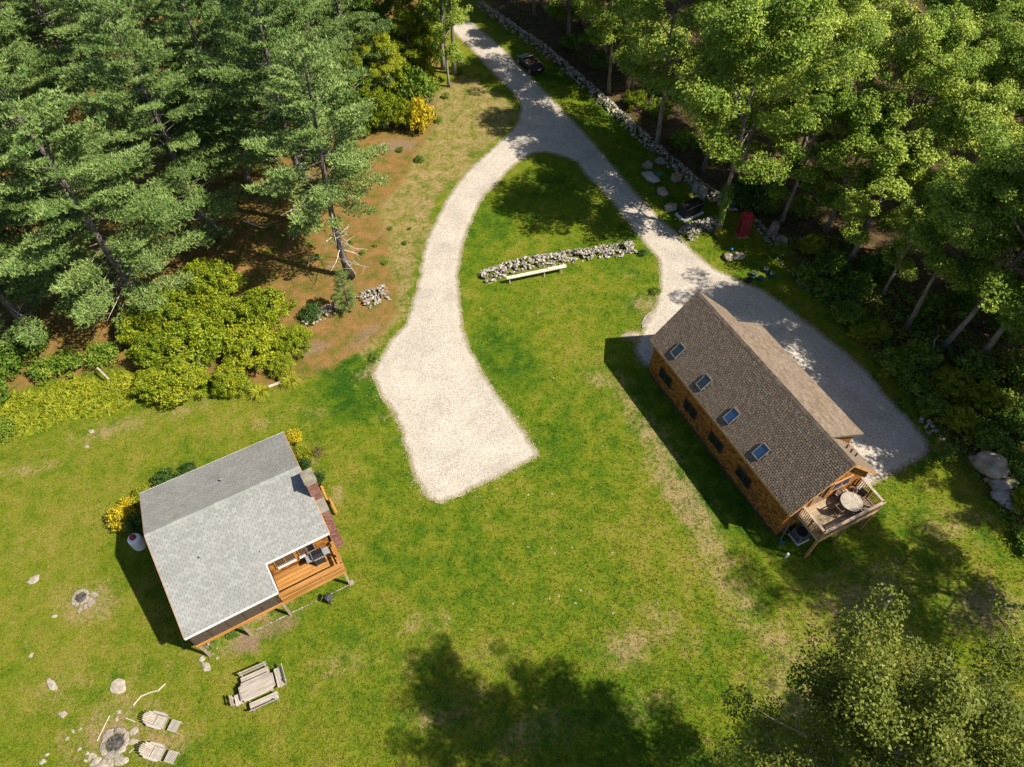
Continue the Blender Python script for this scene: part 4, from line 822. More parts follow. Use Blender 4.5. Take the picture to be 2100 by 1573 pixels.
# heat pump under the deck, rake, hose, vent pipe
ac = empty('heat_pump', on(BO, BA, 16.0, -1.72, 0), BA, 'square grey heat pump with round fan grille under the deck', 'heat pump')
MB().box((0, 0, .04), (.95, .95, .08)).build('pad', 'concrete_pad', ac); MB().box((0, 0, .43), (.80, .80, .70)).build('casing', 'bronze', ac)
MB().lathe((0, 0, .775), [(.36, 0), (.36, .03), (.32, .03), (.31, .008)], 28).build('fan_ring', 'black_plastic', ac)
for k in range(6): MB().box((0, 0, .812), (.64, .012, .01), rz=k * math.pi / 6).build('grille_bar', 'black_plastic', ac)
for sx, sy in ((1, 0), (-1, 0), (0, 1), (0, -1)):
    for k in range(5): MB().box((sx * .405, sy * .405, .18 + k * .12), (.012 if sx else .7, .012 if sy else .7, .05)).build('louver', 'black_plastic', ac)
rk = empty('leaf_rake', on(BO, BA, 15.62, -2.85, 0), BA, 'teal fan leaf rake leaning beside the large house corner', 'rake')
MB().bar((0, 0, .06), (-.2, .35, 1.3), .03).build('handle', 'teak', rk)
for k in range(11): MB().bar((0, 0, .06), (.42 * math.cos(-.75 + .15 * k), .42 * math.sin(-.75 + .15 * k) - .1, .03), .035, .01).build('tine', 'teal_plastic', rk)
tag(MB().tube([(.2 * math.cos(a), .2 * math.sin(a), .3 + .03 * math.sin(3 * a)) for a in np.linspace(0, 12.4, 40)], .018, 6).build('garden_hose', 'plywood', None, on(BO, BA, 15.42, -2.35, .0)), 'coiled garden hose at the corner of the large house', 'hose')
tag(MB().lathe((0, 0, 0), [(.07, 0), (.07, .42), (.085, .42), (.085, .55), (.04, .57)], 14).build('vent_pipe', 'white_paint', None, gp(1611, 1143)), 'short white plastic pipe standing in the lawn below the deck', 'pipe')

# ------------------------------------------------------------------ small house with the grey roof
hs = empty('small_house', HO, HA, 'small house with pale grey shingle roof, brick chimney and wooden deck', 'house')
HL, HR, HN, HS, HM, k1, k2 = 8.88, 6.0, 3.89, 5.72, 4.08, .365, .359; NX = 5.1
zS = lambda y: HR + k2 * y; zN = lambda y: HR - k1 * y
r = MB(); th = .14
def slab(poly, zf):
    n = len(poly); V = [(x, y, zf(y) - .03) for x, y in poly] + [(x, y, zf(y) - th) for x, y in poly]
    r.add(V, [tuple(range(n)), tuple(range(2 * n - 1, n - 1, -1))] + [(i, n + i, n + (i + 1) % n, (i + 1) % n) for i in range(n)])
slab([(0, 0), (HL, 0), (HL, HN), (0, HN)], zN); slab([(0, 0), (0, -HS), (NX, -HS), (NX, 0)], zS); slab([(NX, 0), (NX, -HM), (HL, -HM), (HL, 0)], zS)
rf = r.build('roof', 'roof_under', hs)
sS, sN = math.hypot(1, k2), math.hypot(1, k1)
fs = lambda u, v, h: (u, -HS + v / sS - h * k2 / sS, zS(-HS + v / sS) + h / sS)
shingles(fs, NX, HS * sS, .30, .15, .014, .013, jit=.06).build('shingles', 'roof_grey', rf, kind='stuff')
shingles(lambda u, v, h: fs(u + NX, v + (HS - HM) * sS, h), HL - NX, HM * sS, .30, .15, .014, .013, jit=.06).build('shingles', 'roof_grey', rf, kind='stuff')
MAT['roof_stained'] = tinted('roof_stained', [(0, (.170, .168, .157)), (.5, (.190, .188, .176)), (1, (.212, .209, .196))], .9, [((.109, .105, .088), .5, .5, .75, .6), ((.118, .113, .097), 1.5, .56, .8, .5), ((.235, .232, .218), .3, .5, .7, .4)], fine=40)
shingles(lambda u, v, h: (u, HN - v / sN + h * k1 / sN, zN(HN - v / sN) + h / sN), HL, HN * sN, .30, .15, .013, .013, jit=.06).build('shingles', 'roof_stained', rf, kind='stuff')
cp = MB()
for i in range(30):
    u = i * .296
    cp.add([(u, -.15, HR - .035), (u + .31, -.15, HR - .045), (u, 0, HR + .03), (u + .31, 0, HR + .018), (u, .15, HR - .035), (u + .31, .15, HR - .045)], [(0, 1, 3, 2), (2, 3, 5, 4)])
cp.build('ridge_cap', 'roof_grey', rf)
for a, b in (((0, -HS - .03), (NX + .03, -HS - .03)), ((NX, -HM - .03), (HL, -HM - .03))):
    MB().bar((a[0], a[1], zS(a[1]) - .08), (b[0], b[1], zS(b[1]) - .08), .06, .14).build('gutter', 'white_trim', hs)
MB().bar((NX + .03, -HS, zS(-HS) - .12), (NX + .03, -HM - .06, zS(-HM) - .12), .05, .24).build('fascia', 'white_trim', hs)
MB().bar((0, HN + .02, zN(HN) - .08), (HL, HN + .02, zN(HN) - .08), .05, .12).build('gutter', 'white_trim', hs)
for xx in (-.015, HL + .015):
    MB().bar((xx, 0, HR - .09), (xx, HN, zN(HN) - .09), .03, .13).build('rake_board', 'cedar_trim', hs); e_ = -HS if xx < 0 else -HM
    MB().bar((xx, 0, HR - .09), (xx, e_, zS(e_) - .09), .03, .13).build('rake_board', 'cedar_trim', hs)
MB().lathe((4.6, 1.7, zN(1.7) - .05), [(.05, 0), (.05, .3), (.06, .31)], 10).build('vent_pipe', 'grey_metal', hs); MB().box((2.1, -2.3, zS(-2.3) + .03), (.1, .07, .06)).build('vent_cap', 'black_plastic', hs)
w = MB(); ya, yb = -3.72, 3.6; prof = [(ya, 0), (yb, 0), (yb, zN(yb) - .15), (0, HR - .15), (ya, zS(ya) - .15)]
w.add([(x, y, z) for x in (.25, 8.68) for y, z in prof], [(0, 4, 3, 2, 1), (5, 6, 7, 8, 9), (0, 1, 6, 5), (1, 2, 7, 6), (4, 0, 5, 9)])
hw = w.build('wall', 'cedar', hs)
shingles(lambda u, v, h: (NX + u, ya - h, 2.3 + v), 8.65 - NX, 1.9, .2, .16, .02, .006, jit=.3).build('wall_shingles', 'cedar', hw, kind='stuff')
window(hs, (6.05, ya - .03, 3.45), 1.25, 1.1, 'x', -1, 'rail_brown', 'glass', 2); window(hs, (7.35, ya - .03, 3.45), 1.0, 1.1, 'x', -1, 'rail_brown', 'glass', 2)
for xx in (6.05, 7.35): MB().box((xx, ya - .10, 2.88), (1.1, .16, .06)).build('window_sill', 'white_trim', hs)
window(hs, (1.6, yb + .02, 3.0), 1.2, 1.1, 'x', 1, 'white_trim'); window(hs, (4.4, yb + .02, 3.0), 1.2, 1.1, 'x', 1, 'white_trim'); window(hs, (8.69, 2.4, 3.0), 1.0, 1.1, 'y', 1, 'white_trim')
# deck and screened porch floor
FZ, DY = 2.2, -5.55
nbd = 13; stp = (-3.76 - DY) / nbd; HB = [MB().box((0, 0, 0), (ln, stp - .010, .035)).mesh('deck_board', 'gold_deck') for ln in (3.80,)]
dk_ = empty('deck', (0, 0, 0)); dk_.parent = hs
for i in range(nbd):
    cut = random.uniform(1.0, 2.8); yy = DY + stp * (i + .5)
    for a, b in ((5.04, 5.04 + cut), (5.05 + cut, 8.84)): MB().box(((a + b) / 2, yy, FZ), (b - a - .006, stp - .010, .035)).build('deck_board', 'gold_deck', dk_)
MB().box((2.55, (-3.76 + DY) / 2, FZ - .02), (5.0, -3.76 - DY, .05)).build('porch_floor', 'dark_brown', dk_)
for y in (DY - .022, -4.6): MB().box((4.45, y, FZ - .13), (8.8, .045, .24)).build('rim_board', 'gold_deck', dk_)
MB().box((8.865, (DY - 3.76) / 2, FZ - .13), (.045, -3.76 - DY, .24)).build('rim_board', 'gold_deck', dk_)
for x in (.16, 2.55, 4.97, 8.75): MB().box((x, DY + .08, FZ / 2 - .1), (.13, .13, FZ - .05)).build('post', 'rail_grey', dk_)
rl = empty('railing', (0, 0, 0)); rl.parent = hs
for z, w_, yo in ((FZ + .93, .26, 0), ): MB().box((6.95, DY + yo, z), (3.86, w_, .045)).build('rail_cap', 'gold_deck', rl)
for z in (FZ + .10, FZ + .40, FZ + .70): MB().box((6.95, DY - .03, z), (3.84, .035, .17)).build('rail_board', 'gold_deck', rl)
MB().box((8.80, (DY - 3.85) / 2, FZ + .93), (.20, -3.85 - DY - .14, .045)).build('rail_cap', 'gold_deck', rl)
for z in (FZ + .12, FZ + .55): MB().box((8.84, (DY - 3.8) / 2, z), (.035, -3.8 - DY, .14)).build('rail_board', 'gold_deck', rl)
for x in (5.1, 6.3, 7.55, 8.78): MB().box((x, DY + .04, FZ + .45), (.09, .09, .92)).build('rail_post', 'gold_deck', rl)
MB().box((8.80, -4.6, FZ + .45), (.09, .09, .92)).build('rail_post', 'gold_deck', rl)
pc = empty('screened_porch', (0, 0, 0)); pc.parent = hs; PT = zS(DY) - .16
nP = 5
for i in range(nP + 1):
    x = .10 + i * (4.9 - .1) / nP; MB().box((x, DY + .05, (FZ + PT) / 2), (.09, .09, PT - FZ)).build('porch_post', 'dark_brown', pc)
    if i < nP: MB().box((x + .48, DY + .05, (FZ + PT) / 2), (.86, .012, PT - FZ - .1)).build('screen_panel', 'screen', pc)
for z in (FZ + .04, FZ + .75, PT - .05): MB().box((2.5, DY + .05, z), (4.9, .07, .08)).build('porch_rail', 'dark_brown', pc)
for j in range(3):
    y = DY + .05 + j * .6
    for x in (.1, 5.0):
        MB().box((x, y, (FZ + zS(y) - .16) / 2), (.08, .08, zS(y) - .16 - FZ)).build('porch_post', 'dark_brown', pc)
for x in (.1, 5.0): MB().box((x, -4.65, FZ + .8), (.012, 1.7, 1.5)).build('screen_panel', 'screen', pc)
# chimney
ch = empty('chimney', (0, 0, 0)); ch.parent = hs; cx0, cx1 = 8.80, 9.40; yS, yM, yN = -2.85, -1.92, -1.05; zSh, zC = 4.75, 6.62
MB().box(((cx0 + cx1) / 2, (yS + yN) / 2, zSh / 2), (cx1 - cx0 - .02, yN - yS - .02, zSh)).build('stack_core', 'mortar', ch)
MB().box(((cx0 + cx1) / 2, (yM + yN) / 2, (zSh + zC) / 2), (cx1 - cx0 - .02, yN - yM - .02, zC - zSh)).build('stack_core', 'mortar', ch)
bk = MB()
def brickface(o, du, length, z0, z1, n):
    rows = int((z1 - z0) / .075)
    for i in range(rows):
        u = -(.1 if i % 2 else 0)
        while u < length:
            a, b = max(u, 0), min(u + .2, length); u += .21
            if b - a > .03:
                c = Vector(o) + Vector(du) * ((a + b) / 2) + Vector((0, 0, z0 + i * .075 + .035 - o[2])); s_ = (abs(du[0]) * (b - a - .01) + abs(n[0]) * .03, abs(du[1]) * (b - a - .01) + abs(n[1]) * .03, .062)
                bk.box(c, s_)
brickface((cx0, yS, 0), (1, 0, 0), cx1 - cx0, 0, zSh, (0, 1, 0)); brickface((cx0, yM, 0), (1, 0, 0), cx1 - cx0, zSh, zC, (0, 1, 0)); brickface((cx1, yS, 0), (0, 1, 0), yN - yS, 0, zSh, (1, 0, 0))
brickface((cx1, yM, 0), (0, 1, 0), yN - yM, zSh, zC, (1, 0, 0)); brickface((cx0, yN, 0), (1, 0, 0), cx1 - cx0, 0, zC, (0, 1, 0)); brickface((cx0, yM, 0), (0, 1, 0), yN - yM, zSh - .5, zC, (1, 0, 0))
bk.build('bricks', 'brick', ch, kind='stuff')
MB().box(((cx0 + cx1) / 2, (yS + yM) / 2 - .01, zSh + .03), (cx1 - cx0 + .05, yM - yS + .04, .06)).build('shoulder_slab', 'concrete', ch)
for sx, sy in ((-1, -1), (1, -1), (-1, 1), (1, 1)): MB().box(((cx0 + cx1) / 2 + sx * .24, (yM + yN) / 2 + sy * .36, zC + .07), (.1, .1, .14)).build('cap_pier', 'mortar', ch)
MB().box(((cx0 + cx1) / 2, (yM + yN) / 2, zC + .17), (cx1 - cx0 + .12, yN - yM + .12, .07)).build('cap_slab', 'slab_stone', ch)
# grill on the small deck
gr = empty('gas_grill', on(HO, HA, 7.78, -4.28, FZ + .02), HA, 'black and steel gas grill standing on the small house deck', 'grill')
MB().box((0, 0, .42), (.62, .48, .66)).build('cabinet', 'black_plastic', gr); MB().box((0, 0, .82), (.66, .50, .14)).build('firebox', 'steel', gr)
hd = MB(); hd.add([(x, y, z) for x in (-.33, .33) for y, z in ((-.25, .89), (-.27, 1.02), (-.12, 1.15), (.14, 1.15), (.25, 1.04), (.25, .89))], [(5, 4, 3, 2, 1, 0), (6, 7, 8, 9, 10, 11)] + [(i, i + 1, i + 7, i + 6) for i in range(5)])
hd.build('lid', 'black_paint', gr); MB().bar((-.25, -.31, .98), (.25, -.31, .98), .03).build('lid_handle', 'steel', gr)
for sx in (-1, 1): MB().box((sx * .52, 0, .87), (.34, .46, .04)).build('side_shelf', 'grey_metal', gr); MB().box((sx * .335, 0, 1.02), (.025, .52, .28)).build('lid_end', 'steel', gr)
for k in range(3): MB().lathe((-.2 + k * .2, -.27, .80), [(.03, 0), (.03, .03)], 8).build('knob', 'steel', gr)
for sx in (-1, 1): MB().tube([(sx * .27, -.2, .07), (sx * .3, -.2, .07)], .07, 12).build('wheel', 'black_plastic', gr)
# tank, bench by the chimney, chair and prop under the deck
tk = empty('propane_tank', on(HO, HA, -.42, 1.38, 0), 0, 'upright white propane tank with red dome at the house wall', 'tank'); tk.location = gp(289, 1120)
MB().lathe((0, 0, 0), [(.30, 0), (.38, .10), (.40, .18), (.40, 1.02), (.37, 1.12), (.26, 1.20), (.10, 1.23)], 28).build('vessel', 'white_paint', tk, smooth=True)
MB().lathe((0, 0, 1.19), [(.20, 0), (.20, .12), (.16, .19), (.06, .22)], 20).build('dome', 'red_paint', tk, smooth=True); MB().lathe((0, 0, -.02), [(.34, 0), (.34, .12)], 20).build('foot_ring', 'white_paint', tk)
tb = empty('wooden_bench', on(HO, HA, 9.72, .48, 0), HA, 'narrow yellow timber bench beside the brick chimney', 'bench')
for k in range(2): MB().box((k * .17 - .08, .58 if k == 0 else -.58, .46 - k * .04), (.13, 1.2, .06)).build('plank', 'gold_deck', tb)
for y in (-1.05, -.1, .1, 1.05): MB().box((0, y, .21), (.08, .08, .42)).build('leg', 'gold_deck', tb)
wp = empty('folded_chair', on(HO, HA, 7.45, -5.95, 0), HA + .9, 'black folded metal chair standing below the small deck', 'chair')
for sx in (-1, 1): MB().bar((sx * .22, 0, 0), (sx * .2, .28, .85), .035).build('leg', 'black_plastic', wp); MB().bar((sx * .2, .3, 0), (sx * .18, -.05, .6), .03).build('leg', 'black_plastic', wp)
MB().box((0, .12, .45), (.40, .34, .03), rx=.5).build('seat', 'black_plastic', wp); MB().box((0, .26, .75), (.40, .03, .2), rx=-.3).build('backrest', 'black_plastic', wp)
# edging stones in front of the porch
eg = empty('stone_edging', on(HO, HA, 2.8, -6.4, 0), HA, 'row of pale stones edging the bed below the small house deck', 'edging')
p0, p1 = gp(524, 1293), gp(716, 1200); n = 34; R_ = Matrix.Rotation(-HA, 3, 'Z')
for i in range(n):
    p = p0.lerp(p1, (i + .5) / n) - eg.location; o = link('stone', STONES[i % 8], eg, R_ @ Vector((p.x, p.y, .03)), random.uniform(-.2, .2)); o.scale = (.22 + .06 * random.random(), .11, .14)
tag(MB().box((0, 0, .08), (.3, .26, .16)).build('concrete_footing', 'concrete', None, gp(721, 1196), HA), 'square concrete block at the outer corner post of the deck', 'block')
# ------------------------------------------------------------------ stone walls and piles
STUFF = {}
def stone_run(name, path, width, height, size, label, cat, npick, seed, rows=None, dens=1.0):
    """a dry wall or a heap: stones piled along a path; the largest seen as parts, the rest joined"""
    r = random.Random(seed); pts = [gp(*p) for p in path]; o = empty(name, pts[0], 0, label, cat); o['kind'] = 'thing'; S = []
    for a, b in zip(pts[:-1], pts[1:]):
        d = (b - a); ln = d.length; d.normalize(); sd_ = Vector((-d.y, d.x, 0)); n = int(ln * width * dens * 1.55 / (size * size))
        for _ in range(n):
            q = r.uniform(-1, 1); top = height * (1 - abs(q) ** 2.2) * r.uniform(.55, 1.0)
            S.append((a + d * r.uniform(0, ln) + sd_ * q * width / 2 * r.uniform(.85, 1.1) + Vector((0, 0, top)), size * r.uniform(.6, 1.55)))
    S.sort(key=lambda s: -s[1]); big = []
    V, F = [], []
    for i, (p, sc) in enumerate(S):
        me = STONES[r.randrange(8)]; rot = Matrix.Rotation(r.uniform(0, 6.28), 4, 'Z') @ Matrix.Rotation(r.uniform(-.6, .6), 4, 'X') @ Matrix.Rotation(r.uniform(-.5, .5), 4, 'Y')
        if i < npick:
            s_ = link('stone', me, o); s_.matrix_local = Matrix.Translation(p - pts[0]) @ rot @ Matrix.Diagonal((sc * r.uniform(.9, 1.3), sc, sc * r.uniform(.7, 1), 1))
        else:
            b = len(V); M_ = Matrix.Translation(p - pts[0]) @ rot @ Matrix.Diagonal((sc * 1.1, sc, sc * .9, 1))
            V += [tuple(M_ @ v.co) for v in me.vertices]; F += [tuple(b + k for k in f.vertices) for f in me.polygons]; STUFF.setdefault(name, []).extend([r.random()] * len(me.vertices))
    if V:
        me = bpy.data.meshes.new('small_stones'); me.from_pydata(V, [], F); me.materials.append(MAT['stone_mix']); 
        rs = []
        i = 0
        rr = STUFF.pop(name); me.attributes.new('r', 'FLOAT', 'POINT').data.foreach_set('value', np.array(rr, np.float32)[:len(V)])
        tag(link('small_stones', me, o), kind='stuff')
    return o
MAT['stone_mix'] = tinted('stone_mix', [(0, (.14, .12, .10)), (.5, (.30, .27, .235)), (1, (.48, .435, .38))], .9, fine=20)
stone_run('stone_wall', [(990, 572), (1020, 560), (1060, 545), (1110, 537), (1170, 527), (1240, 518), (1300, 508)], 1.55, .55, .27, 'low rubble stone wall on the lawn inside the drive fork', 'stone wall', 280, 1, dens=1.3)
stone_run('stone_wall', [(985, 12), (1062, 66), (1110, 98), (1172, 150), (1240, 210), (1300, 266), (1362, 322), (1420, 372), (1470, 408), (1518, 432)], 1.35, .6, .30, 'long dry stone wall following the edge of the wood', 'stone wall', 290, 2, dens=1.15)
stone_run('rubble_heap', [(1402, 486), (1425, 470), (1448, 462), (1470, 458)], 1.7, .55, .27, 'heap of pale rubble left of the ivy clad tree', 'rubble', 120, 3, dens=1.2)
stone_run('stone_pile', [(742, 622), (765, 608), (795, 600)], 1.9, .45, .24, 'pile of pale stones beside the young pine', 'stones', 120, 4, dens=1.2)
stone_run('stone_pile', [(630, 668), (648, 650), (690, 632)], 1.2, .45, .27, 'dark stone pile half under the golden shrubs', 'stones', 60, 5, dens=.9)
stone_run('stone_wall', [(1546, 452), (1562, 470), (1580, 492), (1590, 506)], .9, .3, .26, 'short tumbled row of stones right of the phone box', 'stone wall', 60, 6, dens=.9)
stone_run('stone_wall', [(1590, 520), (1610, 545), (1660, 590), (1700, 620)], .8, .15, .28, 'scattered stones in the grass verge right of the dark pots', 'stones', 40, 7, dens=.35)
stone_run('stone_pile', [(1890, 855), (1905, 872), (1925, 905)], 1.0, .2, .26, 'pale rubble at the end of the lower drive', 'stones', 30, 8, dens=.6)
stone_run('stone_pile', [(428, 1320), (440, 1335), (452, 1342)], .5, .1, .22, 'small pale stones at the west post of the porch', 'stones', 10, 9, dens=.8)
# --- boulders
def boulder(px, py, d, rz, label, mat='boulder', sink=.22, cat='boulder', name='boulder'):
    global _bs; _bs += 1
    o = link(name, boulder_mesh(name, mat, _bs, 1.0), None, gp(px, py) + Vector((0, 0, d[2] * (.5 - sink))), rad(rz)); o.scale = d; return tag(o, label, cat)
_bs = 0
for a in [(1328, 342, (1.05, .8, .7), 20, 'upper left tan boulder of the five by the drive'), (1353, 335, (1.2, .9, .7), 0, 'upper right tan boulder near the stone wall'), (1334, 368, (1.9, 1.0, .8), -50, 'long grey boulder, largest of those beside the utility panel', 'grey_rock'),
 (1358, 397, (1.1, .8, .7), -40, 'tan boulder between the long grey boulder and the generator'), (1376, 428, (1.25, .9, .7), -10, 'rounded tan boulder at the left end of the generator pad'),
 (1492, 530, (.85, .95, .6), 10, 'square tan rock at the drive edge below the phone box'), (1514, 528, (1.1, .8, .65), 10, 'pale grey rock right of the square tan rock'),
 (2022, 962, (2.2, 1.7, 1.5), -40, 'huge tan boulder at the right wood edge', 'boulder'), (2048, 1000, (1.2, .9, .8), -30, 'grey boulder directly below the huge one', 'grey_rock'), (2066, 990, (1.2, .7, .6), -40, 'flat brown boulder right of the grey one'),
 (2050, 1022, (1.25, 1.0, .8), -20, 'rounded grey boulder, third down from the huge one', 'grey_rock'), (2072, 1016, (.9, .6, .5), -40, 'small tan boulder beside the rounded grey one'), (2072, 1042, (1.1, .6, .5), -40, 'lowest dark boulder of the right edge group', 'grey_rock'), (2030, 988, (.8, .4, .35), -20, 'small boulder tucked under the huge one')]:
    boulder(*a)
for a in [(70, 1189, (.75, .5, .12), 40, 'flat triangular pale rock in the lawn far left'), (243, 1408, (.75, .95, .14), 70, 'large flat pale rock between picnic table and left edge'), (108, 1405, (.85, .35, .12), -40, 'long narrow grey rock in the lower left lawn'), (130, 1465, (.5, .3, .10), -20, 'small grey rock above the lower fire pit'),
 (414, 1352, (.35, .3, .12), 0, 'small pinkish rock below the porch corner'), (423, 1367, (.65, .38, .14), -45, 'pale slab rock just below the small pinkish one'), (244, 1460, (.3, .2, .08), -30, 'tan stone above the lower fire pit'), (88, 1562, (.35, .25, .10), 10, 'tan stone in the bottom left corner'),
 (257, 1560, (.4, .28, .10), 0, 'tan stone right of the pale stone cluster at the bottom'), (196, 1563, (.5, .3, .12), 40, 'largest stone of the cluster below the lower fire pit'), (208, 1572, (.7, .4, .12), 20, 'broad tan stone at the bottom edge below the fire pit'), (112, 1264, (.35, .2, .08), 10, 'small grey rock left below the upper fire pit'),
 (64, 1344, (.25, .3, .08), 0, 'little pale stone at the far left of the lawn'), (188, 885, (.5, .28, .08), -20, 'grey stone beside the fern bank'), (178, 916, (.3, .25, .07), 0, 'white stone in the upper left lawn'), (1330, 655, (2.0, .7, .16), 55, 'pale ledge rock at the drive edge above the large house'), (1292, 688, (1.3, .5, .10), 10, 'bare flat ledge left of the ledge rock at the house corner')]:
    boulder(a[0], a[1], a[2], a[3], a[4], 'pale_rock', .2, 'rock', 'rock')
for i, (px, py) in enumerate([(180,1545),(187,1548),(194,1551),(184,1556),(176,1560),(214,1560),(225,1562),(200,1555),(138,1515),(163,1537),(150,1500),(97,1548),(230,1570),(218,1552),(240,1475),(165,1495)]):
    boulder(px, py, (.17 + .12 * random.random(), .13 + .08 * random.random(), .09), random.uniform(0, 180), 'one of the little pale stones scattered round the lower fire pit', 'pale_rock', .2, 'rock', 'rock')['group'] = 'stones round the lower fire pit'
for i, (px, py) in enumerate([(1130,1125),(1083,1122),(1173,1123),(1137,1135),(1255,1133),(1145,1222),(1190,1211),(1208,1215),(1052,1238),(1127,1228),(1180,1237),(965,1292),(1160,643),(985,633),(1103,641),(1135,775),(1132,1013),(1083,1015),(920,1268),(1348,1237),(1257,1258),(1213,1000),(1236,915),(870,415),(857,422),(855,444),(812,505),(830,520),(838,612),(1308,620)]):
    boulder(px, py, (.12 + .12 * random.random(), .08 + .08 * random.random(), .06), random.uniform(0, 180), 'one of the small pale stones lying loose in the lawn', 'boulder', .32, 'rock', 'rock')['group'] = 'loose stones in the lawn'
# ------------------------------------------------------------------ fire pits
def fire_pit(px, py, R, label, seed, flat):
    r = random.Random(seed); o = empty('fire_pit', gp(px, py), 0, label, 'fire pit')
    MB().lathe((0, 0, 0), [(R * .75, .012), (R * .5, .03), (.05, .05)], 18).build('ash_bed', 'charcoal', o)
    for i in range(11):
        a = i * 2 * math.pi / 11 + r.uniform(-.15, .15); m_ = boulder_mesh('ring_stone', 'ash_stone', seed * 20 + i, .6); s_ = link('ring_stone', m_, o, (R * math.cos(a), R * math.sin(a), .08), a); s_.scale = (R * r.uniform(.4, .7), R * r.uniform(.5, .9), r.uniform(.12, .26))
    for i in range(flat):
        a = r.uniform(-2.3, .6); q = R * r.uniform(1.5, 2.0); s_ = link('hearth_slab', boulder_mesh('hearth_slab', 'ash_stone', seed * 33 + i, .6), o, (q * math.cos(a), q * math.sin(a), .02), a); s_.scale = (R * .9, R * .55, .10)
    for i in range(5):
        a = r.uniform(0, 3.1); d = Vector((math.cos(a), math.sin(a), 0)) * R * .5; MB().tube([-d + Vector((r.uniform(-.1, .1), 0, .1)), d + Vector((0, r.uniform(-.1, .1), .14))], .04, 6).build('charred_log', 'charcoal', o)
fire_pit(166, 1226, .42, 'upper fire pit with blackened ring and flat stones', 3, 9); fire_pit(236, 1523, .62, 'lower fire pit ringed with grey stones near the bottom edge', 4, 7)
for nm, pts, rr, lab in [('stick', [(200, 1520), (222, 1475), (226, 1468)], .03, 'long thin pole leaning at the lower fire pit'), ('stick', [(258, 1473), (270, 1477), (278, 1481)], .03, 'short forked stick above the chairs'), ('root', [(274, 1447), (290, 1428), (310, 1420), (325, 1417), (340, 1402)], .05, 'bleached winding root lying in the lawn'), ('stick', [(266, 1544), (277, 1534)], .025, 'thin pale stick between the lower fire pit and a chair')]:
    tag(MB().tube([gp(*p) + Vector((0, 0, .05)) for p in pts], rr, 6).build(nm, 'log_pale'), lab, 'stick')
# ------------------------------------------------------------------ adirondack chairs and footstools
def adirondack(px, py, rz, label, fpx, fpy, flabel):
    c = empty('adirondack_chair', gp(px, py), rz, label, 'chair', 'lawn chairs by the lower fire pit')       # faces +x
    for i in range(7): MB().box((.30 - i * .085, 0, .36 - i * .018), (.07, .52, .022), ry=.2).build('seat_slat', 'teak', c)
    hs_ = [.62, .74, .80, .82, .80, .74, .62]
    for i in range(7):
        y = -.24 + i * .08; h = hs_[i]; MB().bar((-.30, y, .24), (-.30 - h * .46, y * 1.18, .24 + h * .88), .072, .02).build('back_slat', 'weathered', c)
    for sy in (-1, 1):
        MB().prism([(-.50, sy * .30), (-.42, sy * .40), (.20, sy * .42), (.42, sy * .38), (.42, sy * .29), (-.1, sy * .28)][::sy], .56, .585).build('armrest', 'teak', c)
        MB().box((.34, sy * .30, .28), (.09, .03, .56)).build('front_leg', 'teak', c); MB().bar((.36, sy * .27, .30), (-.62, sy * .27, .05), .03, .11).build('back_leg', 'teak', c)
    MB().box((-.52, 0, .60), (.03, .66, .07)).build('back_rail', 'teak', c); MB().box((.37, 0, .31), (.025, .56, .10)).build('apron', 'teak', c)
    f = empty('footstool', gp(fpx, fpy), rz, flabel, 'footstool', 'footstools of the lawn chairs')
    for i in range(7): MB().box((-.24 + i * .08, 0, .36), (.055, .56, .022)).build('slat', 'teak', f)
    for sy in (-1, 1):
        MB().box((0, sy * .27, .33), (.54, .03, .07)).build('side_rail', 'teak', f)
        for sx in (-1, 1): MB().box((sx * .24, sy * .25, .16), (.06, .03, .32)).build('leg', 'teak', f)
adirondack(331, 1482, rad(-14), 'upper weathered slatted lawn chair with rounded back', 362, 1492, 'slatted footstool in front of the upper lawn chair')
adirondack(325, 1546, rad(-14), 'lower weathered slatted lawn chair near the bottom edge', 356, 1555, 'slatted footstool in front of the lower lawn chair')
# ------------------------------------------------------------------ picnic table with four benches
TC = gp(527, 1408, .72); TA = .44
pt = empty('picnic_table', (TC.x, TC.y, 0), TA, 'weathered plank picnic table with clipped corners', 'table')
hl, hw_ = .92, .53
for i in range(9):
    y = -hw_ + (i + .5) * 2 * hw_ / 9; cut = max(0, abs(y) - .30) * .75; MB().box((0, y, .72), (2 * (hl - cut), 2 * hw_ / 9 - .008, .04)).build('plank', 'weathered', pt)
for sx in (-1, 1):
    MB().box((sx * hl, 0, .715), (.05, .74, .05)).build('end_rail', 'teak', pt); MB().box((sx * .6, 0, .67), (.08, 1.0, .06)).build('cross_rail', 'weathered', pt)
    for sy in (-1, 1): MB().bar((sx * .6, sy * .36, .66), (sx * .66, sy * .42, 0), .08).build('leg', 'weathered', pt)
def bench(x, y, rz, ln, label, back=True):
    p = Vector((TC.x, TC.y, 0)) + Matrix.Rotation(TA, 3, 'Z') @ Vector((x, y, 0)); b = empty('slatted_bench', p, TA + rz, label, 'bench', 'benches round the picnic table')
    for i in range(3): MB().box((0, -.15 + i * .135, .44), (ln, .12, .035)).build('seat_slat', 'weathered', b)
    if back:
        for i in range(2): MB().box((0, -.30 - i * .05, .62 + i * .17), (ln, .03, .10), rx=.25).build('back_slat', 'weathered', b)
    for sx in (-1, 1):
        MB().box((sx * (ln / 2 - .12), .08, .21), (.07, .07, .42)).build('leg', 'weathered', b); MB().bar((sx * (ln / 2 - .12), -.18, 0), (sx * (ln / 2 - .12), -.36, .88), .06).build('back_leg', 'weathered', b)
        MB().bar((sx * (ln / 2 - .12), -.2, .40), (sx * (ln / 2 - .12), .22, .40), .05).build('seat_rail', 'weathered', b)
bench(-.02, .74, math.pi, 1.55, 'long bench on the upper side of the picnic table'); bench(.14, -.78, 0, 1.55, 'long bench on the lower side of the picnic table')
